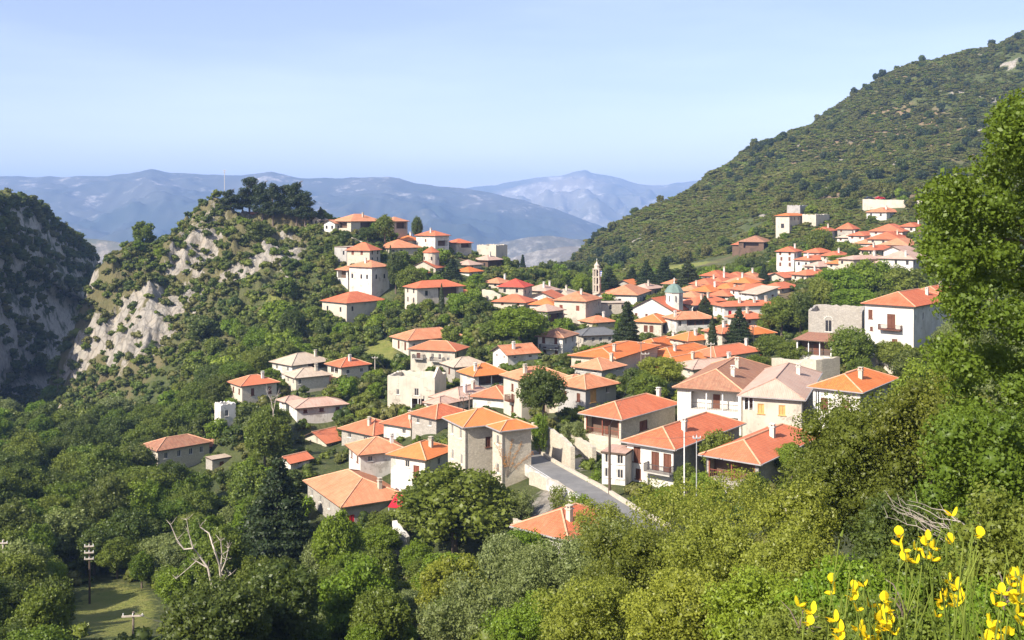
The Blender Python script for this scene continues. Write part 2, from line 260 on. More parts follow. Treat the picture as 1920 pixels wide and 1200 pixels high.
# ------------------------------------------------------------------ houses: where they stand
# left px, near corner px, right px, eave py, ground py, distance, turn, roof, roof colour, wall, features | kind | label ; '+' joins a wing to the house above
HT = """
842 873 935 797 905 143 64 H O s L2x2 R1x1 g1 | stone_house | tall beige stone tower house with stepped orange roof beside the road
+925 942 996 804 912 139 62 H O s R0x0 g1
577 643 760 947 990 150 60 H:.42 S g xR.12,.25,1.2,1.8,red xR.33,.25,.8,1,brown xR.62,.25,3,1.6,redwood cb.9 | stone_house | wide salmon roofed stone house with red doors behind the big conifer
656 676 752 850 885 166 66 H S w R2x1 c.8 | white_house | white house with pale salmon roof left of the stone tower house
752 797 850 859 905 155 30 H O w L1x1 R1x1 xL.75,.35,1.1,2.2,redwood c.5 | white_house | white house with bright orange roof touching the stone tower house
645 700 752 814 840 187 40 H T w | house | house under a coral roof behind trees above the pale salmon roof
748 770 806 799 825 183 35 H T w | house | small coral roofed house uphill behind the white orange roofed house
570 612 642 829 850 195 38 G T w | house | coral roofed house half hidden in trees at the left edge of the village
790 818 866 783 812 176 44 H T g | house | low coral roofed house just behind the stone tower house
733 815 828 713 775 205 14 N P c xL.22,.6,.7,1.2,glass xL.62,.62,1,1.6,glass gL.5,.8,.1,.42 | ruined_house | roofless white plaster ruin with square openings
815 862 925 750 772 190 38 H P w R2x1 c.3 cb.6 | white_house | sprawling white house with faded pink roof in the village middle
+800 825 858 757 772 184 40 H P w
925 945 954 746 762 188 25 H T w | white_house | tiny white annex with pink roof between two larger houses
874 890 938 703 742 206 60 H:.5 O w gR.1,.95,.45,.95 L0x0 c.1 | white_house | white pavilion house with pointed orange roof and long balcony
838 853 908 687 722 226 62 H K g L1x1 R2x1 | house | grey house with pale beige roof behind the pavilion house
952 978 1052 711 792 180 60 H S c xL.5,.75,.8,1.3,brown xL.5,.5,.9,1.5,brown xL.5,.25,.8,1.3,brown bL.5,.45,1.6 c.15 | tall_house | narrow fronted cream house with salmon roof left of the dense tree
1030 1060 1112 727 772 177 66 H S w xR.25,.2,1.2,2.4,redwood xR.7,.2,1.6,2.2,redwood | house | house with long salmon roof and red wooden gates
1078 1098 1150 727 772 171 46 H:.42 S p xR.25,.6,1.6,2.2,ochre xR.72,.75,.9,1.1,glass | grey_house | grey rendered house with hexagonal looking salmon roof
1112 1164 1266 783 872 146 40 H T s gL.05,.95,.55,.96,r xR.4,.7,2.2,1.4,brown g1 cb.95 | stone_house | stone house with coral roof and red posted porch above the road
1270 1390 1462 732 815 146 24 H:.42 B w gL.2,.97,.5,.9,p gL.28,.97,.08,.36 R1x1 mRs c.2 cb.5 | old_house | large old white house with weathered brown roof and two storey veranda
1392 1502 1541 746 838 139 22 H P c xL.32,.72,.9,1.4,ochre xL.68,.72,.9,1.4,ochre xL.62,.35,1.3,.9,brown gL.02,.2,.68,.93 mRg g1 | house | cream house with pale pink roof and yellow shutters
1545 1612 1674 732 832 137 38 H O w xL.25,.68,1,1.5,brown xL.7,.68,1,1.5,brown gL.03,.16,.4,.9 c.35 g1 | white_house | white house with bright orange roof behind the dark olive bush
1177 1262 1386 838 930 123 38 H T w xL.22,.72,1,1.9,brown xL.62,.64,1.1,2.4,brown xL.88,.64,1.1,2.4,brown bL.75,.46,3.6 xL.25,.32,.8,1.3,brown xL.28,.02,1.2,1.6,brown R0x0 mRg g1 c.3 | white_house | white two storey house with coral roof and three brown shutters
1148 1172 1182 851 912 124 25 F P w L2x2 | annex | small flat roofed white annex left of the white coral roofed house
1346 1421 1532 865 935 115 38 H:.4 T g gL.05,.95,.35,.95,r xR.45,.75,.8,1.5,glass xR.85,.78,.8,1.2,glass g1 | stone_house | grey stone house with coral roof and wooden porch behind the bushes
1013 1064 1158 1006 1090 104 40 H T w L1x1 R2x1 c.25 g1 | white_house | low white house with coral roof and white chimney below the road
1077 1152 1226 672 728 206 30 H:.22 O s xR.2,.55,.7,.9,glass xR.45,.55,.7,.9,glass xR.7,.55,.7,.9,glass c.2 | stone_building | long pale stone building with low bright orange roof
1216 1268 1348 692 712 207 42 H O w c.5 | building | broad bright orange roof joined behind the long stone building
1312 1342 1418 668 700 217 50 H T w cb.9 | building | wide coral roofed building right of the orange roofs
1276 1300 1388 691 712 193 66 H:.3 P w cb.85 | building | long building with flat pink roof below the coral roofs
1222 1258 1330 669 690 224 42 H O w c.2 | building | second bright orange roof behind the broad one
1203 1232 1276 651 682 240 36 H O w c.9 | house | orange roofed house squeezed behind the tall pine tree
1628 1713 1776 573 668 204 42 H T w xL.12,.77,.9,1.9,brown xL.55,.66,1.7,2.9,brown bL.55,.5,4.6 xL.62,.2,1.1,2.2,brown xL.14,.48,.6,.8,brown xR.25,.75,.9,1.6,glass c.7 | white_house | large bright white house with wide brown balcony
1725 1762 1794 551 572 242 40 H T w cb.5 | house | coral roof peeping out behind the large bright white house
1523 1616 1628 590 652 215 22 N P g xL.38,.62,1.5,2.6,arch | ruined_house | square grey stone ruin with one arched window
1498 1560 1582 641 690 200 34 S:.1 B w gL.02,.98,.42,.98,p | terrace_house | white terrace with sagging brown canopy below the stone ruin
1084 1093 1156 628 657 260 72 H:.42 G c R5x1 | school_building | cream building with dark slate roof and arched windows
1012 1055 1078 632 673 246 26 H B w L2x2 bL.5,.45,5 | white_house | white house with dark brown roof left of the slate roofed building
936 952 996 664 680 216 60 G S w c.3 | house | low house with salmon roof sunk among green trees
1052 1098 1121 564 613 291 26 H:.42 S c xL.22,.7,1,1.5,redwood xL.75,.7,1,1.5,redwood xL.2,.2,1,1.5,brown | cream_house | square cream house with salmon roof in front of the bell tower
1000 1026 1050 583 616 280 40 H P w gR.1,.95,.1,.8 L1x1 | house | pink roofed house with dark open gallery left of the square cream house
945 981 994 537 562 322 20 H:.5 R c L2x1 | cream_house | cream house with pointed red roof at the left of the saddle
938 984 999 566 582 300 22 H T s L2x1 | house | coral roofed house just below the pointed red roof
993 1024 1044 545 562 332 34 H P w c.2 cb.8 | house | pink roofed house right of the pointed red roof
1004 1038 1051 558 570 312 18 G T w | white_house | white gabled house with red edged roof
1036 1065 1086 553 566 336 30 H K w | house | beige roofed house left of the bell tower
1003 1038 1051 571 585 296 20 H O w | house | low orange roof under the white gabled house
920 936 952 530 541 342 34 H S w c.8 | house | little salmon roofed house below the vine covered ruin
1103 1110 1164 569 602 302 78 F K s | building | plain beige stone block right of the square cream house
1101 1112 1139 604 614 284 60 H S w cb.7 | house | small salmon roof beneath the plain beige stone block
1144 1194 1213 552 577 322 20 H S w xL.5,.4,1,2,glass | white_house | white house with salmon roof right of the bell tower
1196 1214 1237 541 560 346 40 H P g c.3 | grey_house | pink roofed grey house behind the white house right of the bell tower
1167 1184 1197 533 546 372 30 G O w | house | small bright orange roof under the dark firs
1200 1262 1290 583 612 283 34 G:.5 T w | church_building | white gabled church body with coral roof below the green dome
1195 1240 1261 604 632 265 28 H O c xL.4,.5,1.1,1.8,brown xL.62,.5,1.1,1.8,brown gR.1,.9,.2,.8 | cream_house | cream house with orange hipped roof in front of the church
1262 1268 1332 598 628 262 72 H S w gR.28,.95,.55,.9 xR.1,.7,1,1.5,glass cb.02 | white_house | white house with salmon roof and long shaded balcony right of the church
1268 1290 1322 638 652 241 58 H O w | house | bright orange shed roof below the balcony house
1283 1302 1316 572 586 296 32 H T w | house | coral roofed house touching the right side of the dome
1350 1358 1440 574 614 272 74 H:.3 T w xR.1,.65,1,1.5,red xR.8,.7,2,1,glass xR.1,.1,1,1.5,red c.3 c.6 cb.85 | white_house | long white house with coral roof and red shuttered windows
1300 1318 1352 566 582 292 50 H T w c.4 | house | coral roofed house left of the long white house
1385 1396 1426 597 618 256 62 H T w R2x1 | house | small coral roofed house right of the spruce
1346 1354 1372 624 642 238 62 H T c | house | low cream house with coral roof beside the cypress
1398 1408 1428 626 645 244 60 H O w | house | little orange roofed shed right of the spruce
1322 1350 1367 517 532 352 34 H T w c.8 | house | coral roofed white house highest of the roofs behind the church firs
1363 1388 1402 519 532 356 34 H T w | house | coral roofed house second in the top roof row
1396 1416 1428 518 530 366 34 H S w | house | salmon roofed house left of the little dark spruce
1430 1452 1476 521 532 366 40 G S w | house | long salmon roof right of the little dark spruce
1306 1330 1348 532 546 332 34 H T w cb.9 | house | coral roofed house in the middle of the dense roofs
1308 1332 1352 546 560 314 34 H O w c.7 | house | orange roofed house lowest of the dense roofs
1384 1394 1442 543 560 302 66 H T w R3x1 | white_house | white house with wide coral roof above the pale grey sheet roof
1390 1406 1420 530 541 322 36 H O w | house | tiny orange roofed house above the wide coral roof
1408 1420 1450 551 562 290 60 S K w | outbuilding | outbuilding with pale grey sheet roof
1263 1274 1284 532 545 352 34 H S w | house | little salmon roof glimpsed between dark firs
1288 1306 1320 557 572 305 34 H S w | house | salmon roofed house right above the dome
1318 1340 1370 542 553 324 34 H T w | house | coral roof in the third row of the dense roofs
1352 1372 1398 541 554 318 36 H O w | house | orange roof in the third row beside the little spruce
1290 1306 1328 545 557 320 30 H S w | house | salmon roof touching the broad dark fir
1552 1570 1590 479 492 374 44 H T w c.4 | house | coral roofed house above the small bright orange roof
1600 1620 1644 441 452 412 40 H T w | house | coral roofed house between the white pavilion and the wide coral roof
1612 1632 1656 456 466 396 40 H S w | house | salmon roofed house under the one next to the white pavilion
1700 1716 1732 424 438 420 40 H T w | house | coral roofed house partly behind the foreground tree top
1524 1536 1556 473 486 385 44 H T w | house | little coral roofed house right of the tower like white house
1112 1128 1152 692 706 198 40 H S p | house | salmon roof peeping out below the long stone building
1328 1352 1386 527 538 338 34 H T w c.3 | house | flat looking coral roof under the top roof row
1366 1394 1422 529 540 330 34 H S w | house | salmon roof between the dense roofs and the little spruce
1340 1366 1394 554 566 304 34 H T w c.6 | house | coral roofed house tucked above the long white house
1280 1304 1338 571 584 288 60 H T w cb.5 | house | coral roof squeezed between the dome and the long white house
1448 1462 1490 540 552 318 44 H T w | house | coral roofed house at the edge of the big tree group
1455 1470 1494 520 530 350 44 G T w | house | small coral roof right above the sheet roofed outbuilding
1466 1480 1506 404 432 452 40 H:.3 O c xL.5,.3,1.5,2,glass | cream_house | cream house with orange roof highest on the slope left of the cliff road
1486 1500 1511 387 400 475 40 N P p | concrete_shell | small grey concrete shell above the highest cream house
1510 1530 1550 404 424 455 40 N P c | ruined_house | cream walled ruin stepping down right of the highest cream house
1539 1553 1566 432 464 430 34 H T w xL.5,.4,1,1.4,ochre | white_house | narrow white house with coral roof half hidden by trees
1577 1598 1618 445 459 420 40 H K w L2x1 R2x1 | white_house | low white pavilion with beige roof on the upper slope
1590 1598 1606 428 440 432 40 H:.7 T g | house | tiny house with steep pink roof above the white pavilion
1633 1662 1685 397 414 452 44 H S w R2x1 L2x1 | white_house | white house with salmon roof right under the cliff road wall
1644 1692 1707 433 446 410 30 H T w L3x1 | white_house | white house with wide coral roof below the cliff road house
1640 1688 1706 448 464 391 30 H T c L3x1 c.4 | cream_house | cream house with coral roof second under the cliff road house
1661 1704 1725 459 472 380 34 H S w | house | brownish salmon roofed house left of the big foreground tree
1463 1489 1500 471 505 386 30 H:.45 T w L2x3 c.7 | white_house | white tower like house with small coral roof
1503 1518 1552 487 506 375 54 H T w c.05 | house | coral roofed house right of the white tower like house
1520 1536 1568 499 514 360 56 H P w | house | pink roofed house below the coral roof of the upper village
1578 1600 1656 486 502 345 62 H:.3 P w cb.7 | house | long pink roofed house above the big round trees
1560 1582 1606 494 506 350 50 H O w | house | small bright orange roof left of the long pink roof
1620 1640 1672 468 482 372 50 H T w c.1 | house | coral roofed house behind the long pink roof
1662 1712 1736 485 520 330 38 H P w c.03 | white_house | big white house with pink roof left of the foreground tree
1676 1692 1712 470 484 352 40 G P w | white_house | small white gabled house on top of the big pink roof
1495 1512 1550 515 530 340 58 H T w | house | lowest coral roofed house left of the big round trees
1395 1432 1445 453 474 452 30 H B d gL.2,.8,.4,.9 | wooden_house | brown timber house with red roof alone on the slope
630 658 704 414 442 386 44 H S s gL.2,.8,.5,.9 gR.3,.9,.3,.9 | stone_house | large stone house with salmon roof on the hilltop
607 628 640 418 436 390 30 G S w | annex | low white annex left of the large hilltop house
720 738 753 414 444 392 40 H S s gR.2,.9,.5,.9 | stone_house | second hilltop stone house with salmon roof half behind a tree
788 816 836 441 476 381 40 H T w xL.5,.7,.8,1.2,brown gR.2,.9,.4,.7 c.6 | tower_house | white tower house with coral roof at the ridge end
842 856 876 455 472 390 48 H T c gR.3,.95,.4,.9 | house | house with coral roof and dark veranda right of the white tower house
745 765 784 450 462 386 40 H O c | house | orange roofed house half buried in trees on the ridge
710 730 777 464 480 370 60 H S c | house | long low house with pale salmon roof above the cypress
660 693 699 468 494 351 22 H:.6 T s xL.25,.75,1,1.4,brown xL.65,.75,1,1.4,brown | tower_house | small square stone tower with pointed red roof
632 650 660 463 488 356 40 F K p | ruined_house | grey flat walled ruin left of the small stone tower
664 697 723 500 558 335 36 H S w L3x1 xL.5,.5,1,2,brown xL.2,.1,.9,1.2,brown R2x1 | tower_house | tall white tower house with pale salmon roof on the hill
+636 652 668 506 548 342 50 H S w gR.05,.95,.55,.95 gL.1,.9,.6,.95
614 650 706 567 610 320 42 H T c L2x1 xR.15,.7,.8,1.5,glass | cream_house | cream and grey house with red roof lowest on the hill
764 782 850 539 578 311 56 H T c L2x2 xR.2,.7,1,1.6,glass gR.45,.9,.45,.95 | cream_house | cream house with coral roof and balcony below the round apse church
858 880 894 496 508 376 36 H P w | house | pink roofed house right of the round apse church
863 880 895 509 520 361 36 H O w | house | orange roofed house right of the round apse church
894 915 936 487 508 386 40 H P d gR.1,.9,.3,.8 | house | dark walled house with pale roof near the saddle
902 930 940 462 484 402 30 N P c | ruined_house | cream roofless ruin with creepers at the ridge end
437 454 513 722 752 226 52 H T s xR.3,.5,.8,1.6,brown xR.8,.5,.8,1.6,brown | stone_house | low stone house with coral roof at the far left of the village
513 548 612 684 712 247 44 H K w gR.4,.95,.5,.9 L2x1 | white_house | white house with beige and orange roof in the left cluster
537 555 612 707 738 232 56 H K s L2x1 xR.12,.7,.8,1.2,glass c.7 | stone_house | grey stone house with beige roof in the left cluster
620 640 686 687 712 241 50 H T w gL.2,.8,.4,.9 | house | salmon roofed house overgrown with ivy right of the left cluster
550 557 640 764 782 206 64 H:.3 P w | white_house | white house with broad pink roof below the left cluster
525 536 556 752 768 216 50 H P w | shed | small pink roofed shed left of the broad pink roof
742 766 846 637 664 266 56 H S c xL.4,.5,1,2.2,brown xL.8,.5,1,2.2,brown cb.9 | cream_house | cream house with salmon roof beside the yellow flower patch
776 853 868 657 704 250 20 H T c xL.18,.7,1,1.6,brown xL.5,.72,.8,1.4,glass xL.66,.72,.8,1.4,glass xL.85,.6,.8,1.4,glass bL.2,.62,3 bL.62,.55,3.4 | cream_house | cream two storey house with coral roof and two balconies
284 296 384 843 884 205 46 H:.4 B s R4x1 | farmhouse | lone stone farmhouse with weathered roof in the forest
386 398 431 862 884 203 50 F K g | shed | flat roofed stone shed attached to the lone farmhouse
526 545 563 866 880 172 40 G T w | shed | little orange roof behind the big conifer
408 414 426 764 784 216 50 N P w xR.4,.4,.8,1.4,glass | ruined_hut | small white roofless hut in the trees
460 470 484 401 412 412 40 G T w | hut | tiny hut with orange roof under the hilltop pines
586 598 611 412 422 402 40 G K c | hut | tiny beige hut right of the hilltop pines
""".strip().splitlines()
HS = []
for ln in HT:
    q = [s.strip() for s in ln.split('|')]; wing = q[0][0] == '+'; t = q[0].lstrip('+').split()
    Lp, Mp, Rp, ey, by, d, th = [float(a) for a in t[:7]]
    rf = t[7].split(':'); th = R(th); kL, kR = (Lp-960)/F, (Rp-960)/F; Xm = (Mp-960)/F*d
    a = (Xm-kL*d)/(math.cos(th)+kL*math.sin(th)); den = math.sin(th)-kR*math.cos(th)
    b = (kR*d-Xm)/den if den > .08 else 14
    b = min(max(b, 4), 24); a = min(max(a, 3), 24)
    if 'N' in rf[0] : b = max(b, 7)
    tiny = q[-1] and len(q) > 1 and q[1] in ('hut', 'ruined_hut', 'shed', 'annex')
    if tiny: a, b = (3.2, 3.4) if q[1] == 'ruined_hut' else (min(a, 5.5), min(b, 6))
    elif d > 265: a, b = a*1.28, b*1.28
    elif 160 < d and not wing: a, b = a*1.08, b*1.1
    if not wing and not tiny: b = max(b, 7.5); a = max(a, 6.5)
    zm, zb = (HOR-ey)/F*d, (HOR-by)/F*d
    ex = Vector((math.cos(th), -math.sin(th), 0)); eyv = Vector((math.sin(th), math.cos(th), 0))
    M0 = Vector((Xm, d, zb)); c = M0-ex*a/2+eyv*b/2
    HS.append(dict(L=Lp, M=Mp, R=Rp, ey=ey, by=by, d=d, th=th, a=a, b=b, H=zm-zb, c=c, roof=rf[0], pitch=float(rf[1]) if len(rf) > 1 else .42, rc=t[8], wc=t[9], ft=t[10:], wing=wing, name=None if wing else q[1], label=None if wing else q[2], ex=ex, ey_=eyv, zb=zb))
    if HS[-1]['wc'] == 'w' and not wing and q[1] in ('house', 'building') and 'white' not in q[2]: HS[-1]['wc'] = random.Random(int(Lp+ey)).choice('wcsgs')
    hq = HS[-1]; r9 = random.Random(int(Lp*3+ey))
    if not wing and not tiny and rf[0] == 'H' and 175 < d and hq['H'] > 3.5 and r9.random() < .5:
        w2 = dict(hq); sgn = r9.choice([-1, 1]); w2.update(wing=True, name=None, label=None, a=a*.6, b=b*.55, H=hq['H']*r9.uniform(.5, .75), ft=['R0x0'], roof=r9.choice(['H', 'G']), rc=hq['rc'] if r9.random() < .6 else r9.choice('TSP'), wc=hq['wc'], c=c-ex*a*.62+eyv*b*.2 if sgn < 0 else c+eyv*b*.62-ex*a*.1); HS.append(w2)

# ------------------------------------------------------------------ terrain: one sheet through the ground points seen in the photograph
G = """
1900 1750 2.5;1400 1750 2.5;960 1750 2.5;400 1800 2.5;0 1850 2.5;2300 1700 2.5;-300 1900 2.5
1900 1230 8;1500 1290 9;960 1400 9;300 1500 9;-200 1500 9;2300 1150 8
1900 1080 22;1600 1150 22;1300 1240 22;960 1330 22;400 1420 22;-100 1450 24;2300 900 22
1300 1200 40;1000 1280 40;700 1330 45;300 1350 50;-100 1380 50
1500 1090 45;1750 1020 45;1950 900 45;2300 700 50
1500 1010 72;1750 960 72;1950 860 75;1300 1080 76;1150 1130 78;1000 1190 70;800 1230 75;500 1250 80;200 1260 80;-150 1280 80
1600 940 100;1800 850 105;1420 975 100;1280 990 100;1170 1060 98;950 1130 100;750 1160 98;500 1190 98;220 1185 98;0 1190 100;-250 1200 100
2000 760 130;2300 550 130
900 1040 124;760 1070 124;600 1100 122;420 1125 118;300 1110 122;180 1150 115;60 1100 125;0 1080 130;-300 1100 130
1150 950 118;1080 915 128;1020 885 138;1040 960 118;1100 1000 110
450 1010 160;300 1000 160;120 980 170;-100 960 170
400 900 190;200 900 205;50 890 215;-150 880 215;500 880 185
350 820 245;200 810 270;80 810 262;-100 800 262
300 762 292;180 775 312;110 782 316;400 760 262;40 860 330;-100 860 330;70 900 380;-100 880 380
205 760 326;260 735 318;330 700 315;420 690 300
165 715 338;185 640 343;230 618 346;300 600 350;330 640 330;420 620 325;500 640 305;560 600 320
140 660 352;150 605 362;180 535 374;215 475 386;260 438 396;320 410 404;400 388 414;440 392 418;520 398 420;600 412 412;650 430 402
300 520 372;400 500 368;480 520 355;560 500 362;600 470 375
60 800 362;60 850 395;100 850 430;122 655 357;112 700 348;108 738 334;160 565 368;190 500 380;200 760 460;300 620 480;420 560 500;550 540 500;700 540 480;820 540 480
720 445 398;800 470 396;870 478 402;940 500 420;1000 518 450
900 560 330;850 600 290;700 620 300;640 650 280;760 600 298
900 640 250;950 620 262;880 700 222;680 740 215;700 790 195;600 800 200;480 790 225
950 560 520;1000 560 620;860 600 600;1050 520 560;1030 520 500
1100 500 640;1100 468 705;1100 520 520;1150 540 400;1150 600 300
1200 408 740;1300 346 790;1400 282 840;1500 232 880;1600 188 920;1700 138 950;1800 105 980;1920 62 1010;2100 -20 1050;2400 -100 1060
1100 560 820;1200 500 880;1300 440 960;1500 330 1060;1700 240 1150;1920 160 1200;2300 100 1250
1200 450 640;1300 420 620;1400 330 740;1500 300 740;1600 300 700;1700 230 780;1800 220 760;1920 160 820;1920 280 650;2200 200 700
1400 400 590;1500 385 560;1600 372 530;1700 365 520;1850 350 520;2100 300 500
1250 490 500;1350 480 480;1290 510 430;1400 505 420;1400 485 440;1350 450 560
1430 478 450;1560 420 460;1600 400 475;1660 376 476;1720 374 476;1800 380 440;1640 385 470
1540 480 400;1480 520 380;1780 480 340;1900 450 330;2200 420 300
1600 580 270;1500 600 275;1700 570 285;1450 640 240;1550 690 205;1800 700 180;1900 650 200;1480 700 190;2200 600 200
1350 800 150;1480 850 128;1250 700 190;1200 740 172;1180 790 160;1050 850 152;1020 800 160
1240 555 330;1200 600 290;1160 660 240;1060 670 235;1000 700 205;1320 585 285;1400 660 225
""".split()
pts = []
for g in ' '.join(G).replace(';', ' ').split(' '): pts.append(float(g))
C = np.array(pts).reshape(-1, 3)
for h in HS:
    for q in (h['c']+h['ex']*h['a']/2-h['ey_']*h['b']/2, h['c']-h['ex']*h['a']/2, h['c']+h['ey_']*h['b']/2):
        if h['d'] > 250 and q is not None and not (q-(h['c']+h['ex']*h['a']/2-h['ey_']*h['b']/2)).length < .1: continue
        px, py = proj((q.x, q.y, h['zb'])); C = np.vstack([C, [px, py, q.y]])
def XY(px, d): return np.stack([np.asarray(px)/110., np.log(np.asarray(d))*9.], -1)
A = XY(C[:, 0], C[:, 2]); n = len(A)
def U(r2): return .5*r2*np.log(r2+1e-9)
K = U(((A[:, None]-A[None])**2).sum(-1)); K[np.diag_indices(n)] += .25
Pm = np.c_[np.ones(n), A]; big = np.block([[K, Pm], [Pm.T, np.zeros((3, 3))]])
# height below the eye divided by distance is what is interpolated
sol = np.linalg.solve(big, np.r_[C[:, 1], 0, 0, 0]); wts, aff = sol[:n], sol[n:]
def PYraw(px, d):
    q = XY(px, d); s = q.shape[:-1]; q = q.reshape(-1, 2); out = np.empty(len(q))
    for i in range(0, len(q), 20000):
        b = q[i:i+20000]; out[i:i+20000] = U(((b[:, None]-A[None])**2).sum(-1))@wts+aff[0]+b@aff[1:]
    return out.reshape(s)
def rockmask(px, d, x, y):
    m = smooth(d, 318, 345)*(1-smooth(d, 425, 470))*(1-smooth(px, 500, 620))*smooth(px, 40, 110)
    return m
def relief(px, d, x, y):
    m = rockmask(px, d, x, y)
    big = fbm(x*.035, y*.035, 0, 4, True); sm = fbm(x*.16, y*.16, 3, 4, True)
    mtn = smooth(d, 480, 640)*smooth(px, 1000, 1200)
    return m*((big-.74)*18+(sm-.55)*8)+mtn*((fbm(x*.012, y*.012, 5, 4)-.5)*26+(sm-.5)*4)+(fbm(x*.12, y*.12, 9, 3)-.5)*1.0*smooth(d, 60, 120)*(1-m)
def Hgt(x, y):
    x = np.asarray(x, float); y = np.asarray(y, float); px = 960+F*x/y
    pc = np.clip(px, -500, 2600)
    return (HOR-PYraw(pc, y))/F*y+relief(pc, y, x, y)
def dn(a, b, st): return list(np.arange(math.log(a), math.log(b), st))
rows = np.exp(np.array(dn(1.2, 60, .04)+dn(60, 300, .0085)+dn(300, 480, .0032)+dn(480, 1300, .008)))
cols = np.r_[np.arange(-500, 40, 18), np.arange(40, 700, 3.2), np.arange(700, 1700, 5.5), np.arange(1700, 2600, 18)]
PX, D = np.meshgrid(cols, rows); X = (PX-960)/F*D; Y = D
# coarse rbf grid, bilinear up
rc_, cc_ = np.arange(math.log(1.1), math.log(1400), .012), np.arange(-510, 2615, 12.)
gp, gd = np.meshgrid(cc_, rc_); GP = PYraw(gp, np.exp(gd))
def bil(px, d):
    u = np.clip((px-cc_[0])/12., 0, len(cc_)-1.001); v = np.clip((np.log(d)-rc_[0])/.012, 0, len(rc_)-1.001)
    i, j = v.astype(int), u.astype(int); fi, fj = v-i, u-j
    return (GP[i, j]*(1-fj)+GP[i, j+1]*fj)*(1-fi)+(GP[i+1, j]*(1-fj)+GP[i+1, j+1]*fj)*fi
def Hgt(x, y):
    x = np.asarray(x, float); y = np.asarray(y, float); pc = np.clip(960+F*x/y, -500, 2600)
    return (HOR-bil(pc, y))/F*y+relief(pc, y, x, y)
Z = (HOR-bil(PX, D))/F*D
Z = Z+relief(PX, D, X, Y)
def hz(x, y): return float(Hgt(np.array([x]), np.array([y]))[0])
nr, nc = PX.shape
RM = rockmask(PX, D, X, Y)
gz = np.gradient(Z, axis=0)/np.gradient(Y, axis=0); gx = np.gradient(Z, axis=1)/np.gradient(X, axis=1); steep = np.hypot(gz, gx)
nzv = fbm(X*.05, Y*.05, 2, 5); nz2 = fbm(X*.02, Y*.02, 7, 4)
rock = np.clip(RM*1.2, 0, 1)*(1-.55*smooth(D, 372, 400))*smooth(nzv+steep*.05, .605, .70)
clf = np.clip(np.exp(-((PX-200)/95)**4-((D-341)/16)**4)*1.5, 0, 1)*smooth(fbm(X*.07, Y*.07, 21, 4), .42, .5); rock = np.maximum(rock, clf)
gorge = smooth(D, 330, 380)*(1-smooth(PX, 60, 130)); rock = np.maximum(rock, gorge*smooth(steep, 1.2, 2.2))
rock = np.maximum(rock, .9*smooth(D, 480, 600)*smooth(PX, 1000, 1100)*smooth(nzv, .64, .74))
soil = np.clip(smooth(nz2, .5, .62)*smooth(D, 250, 330)*.9, 0, 1)*(1-.75*RM)+RM*.12
def blob(px, d, rx, rd): return np.exp(-((PX-px)/rx)**2-((D-d)/rd)**2)
for (a, b, c, e) in ((1070, 147, 60, 9), (1040, 122, 55, 10), (975, 106, 30, 6), (1500, 188, 60, 8), (1700, 188, 60, 8), (1100, 170, 30, 6)): rock = np.clip(rock+blob(a, b, c, e)*1.1, 0, 1)
meadow = np.clip(1.4*blob(215, 112, 75, 16)+.85*blob(1290, 450, 90, 40)*smooth(fbm(X*.08, Y*.08, 31, 3), .4, .6)+blob(712, 268, 30, 14)*1.3+blob(860, 268, 40, 15)+blob(900, 300, 60, 12)+blob(560, 330, 70, 14), 0, 1)
ROCK = rock
def rock_at(px, d): return float(ROCK[min(np.searchsorted(rows, d), nr-1), min(np.searchsorted(cols, px), nc-1)])
Q = np.arange((nr-1)*(nc-1)); ii, jj = Q//(nc-1), Q % (nc-1); base = ii*nc+jj
Q = np.stack([base, base+1, base+nc+1, base+nc], 1)
k = NB('hillside_ground'); o = k.coord(); n1 = k.noise(o, .25, 8, .7); n2 = k.noise(o, 1.1, 6, .75); n3 = k.noise(o, .06, 4)
grass = k.mix(k.rng(n1, .35, .65), (.06, .085, .022), (.13, .15, .045)); grass = k.mix(k.rng(n2, .5, .75, 0, .6), grass, (.26, .21, .12))
soilc = k.mix(k.rng(n1, .35, .7), (.36, .24, .14), (.22, .17, .10)); soilc = k.mix(k.rng(n2, .55, .75, 0, .6), soilc, (.14, .15, .06))
mp = k.n('Mapping'); mp.inputs['Scale'].default_value = (1, 1, .45); k.l(o, mp.inputs[0]); n4 = k.noise(mp.outputs[0], .7, 8, .75)
vr = k.n('TexVoronoi', feature='DISTANCE_TO_EDGE'); vr.inputs['Scale'].default_value = .35; k.l(mp.outputs[0], vr.inputs['Vector'])
rk = k.mix(k.rng(n4, .35, .65), (.36, .33, .29), (.50, .45, .37)); rk = k.mix(k.rng(n1, .5, .72, 0, .7), rk, (.50, .40, .28)); rk = k.mix(k.rng(vr.outputs['Distance'], 0, .12, .6, 0), rk, (.16, .14, .11))
c = k.mix(k.attr('soil'), grass, soilc)
rf_ = k.math('ADD', k.attr('rock'), k.rng(n4, .3, .7, -.35, .35)); c = k.mix(k.rng(rf_, .35, .6), c, rk)
md = k.mix(k.rng(n1, .35, .65), (.22, .26, .05), (.34, .32, .09)); c = k.mix(k.rng(k.math('ADD', k.attr('meadow'), k.rng(n2, .3, .7, -.25, .25)), .4, .6), c, md)
k.bump(k.math('ADD', n4, k.math('MULTIPLY', n2, .5)), 1.0, 1.3)
me = npmesh('hillside_ground', np.stack([X, Y, Z], -1).reshape(-1, 3), Q, [k.col(c)], dict(rock=rock.ravel(), soil=soil.ravel(), meadow=meadow.ravel()), True)
ground = link(bpy.data.objects.new('hillside_ground', me)); tag(ground, 'grassy and rocky hillside ground under the village', None, None, 'structure')

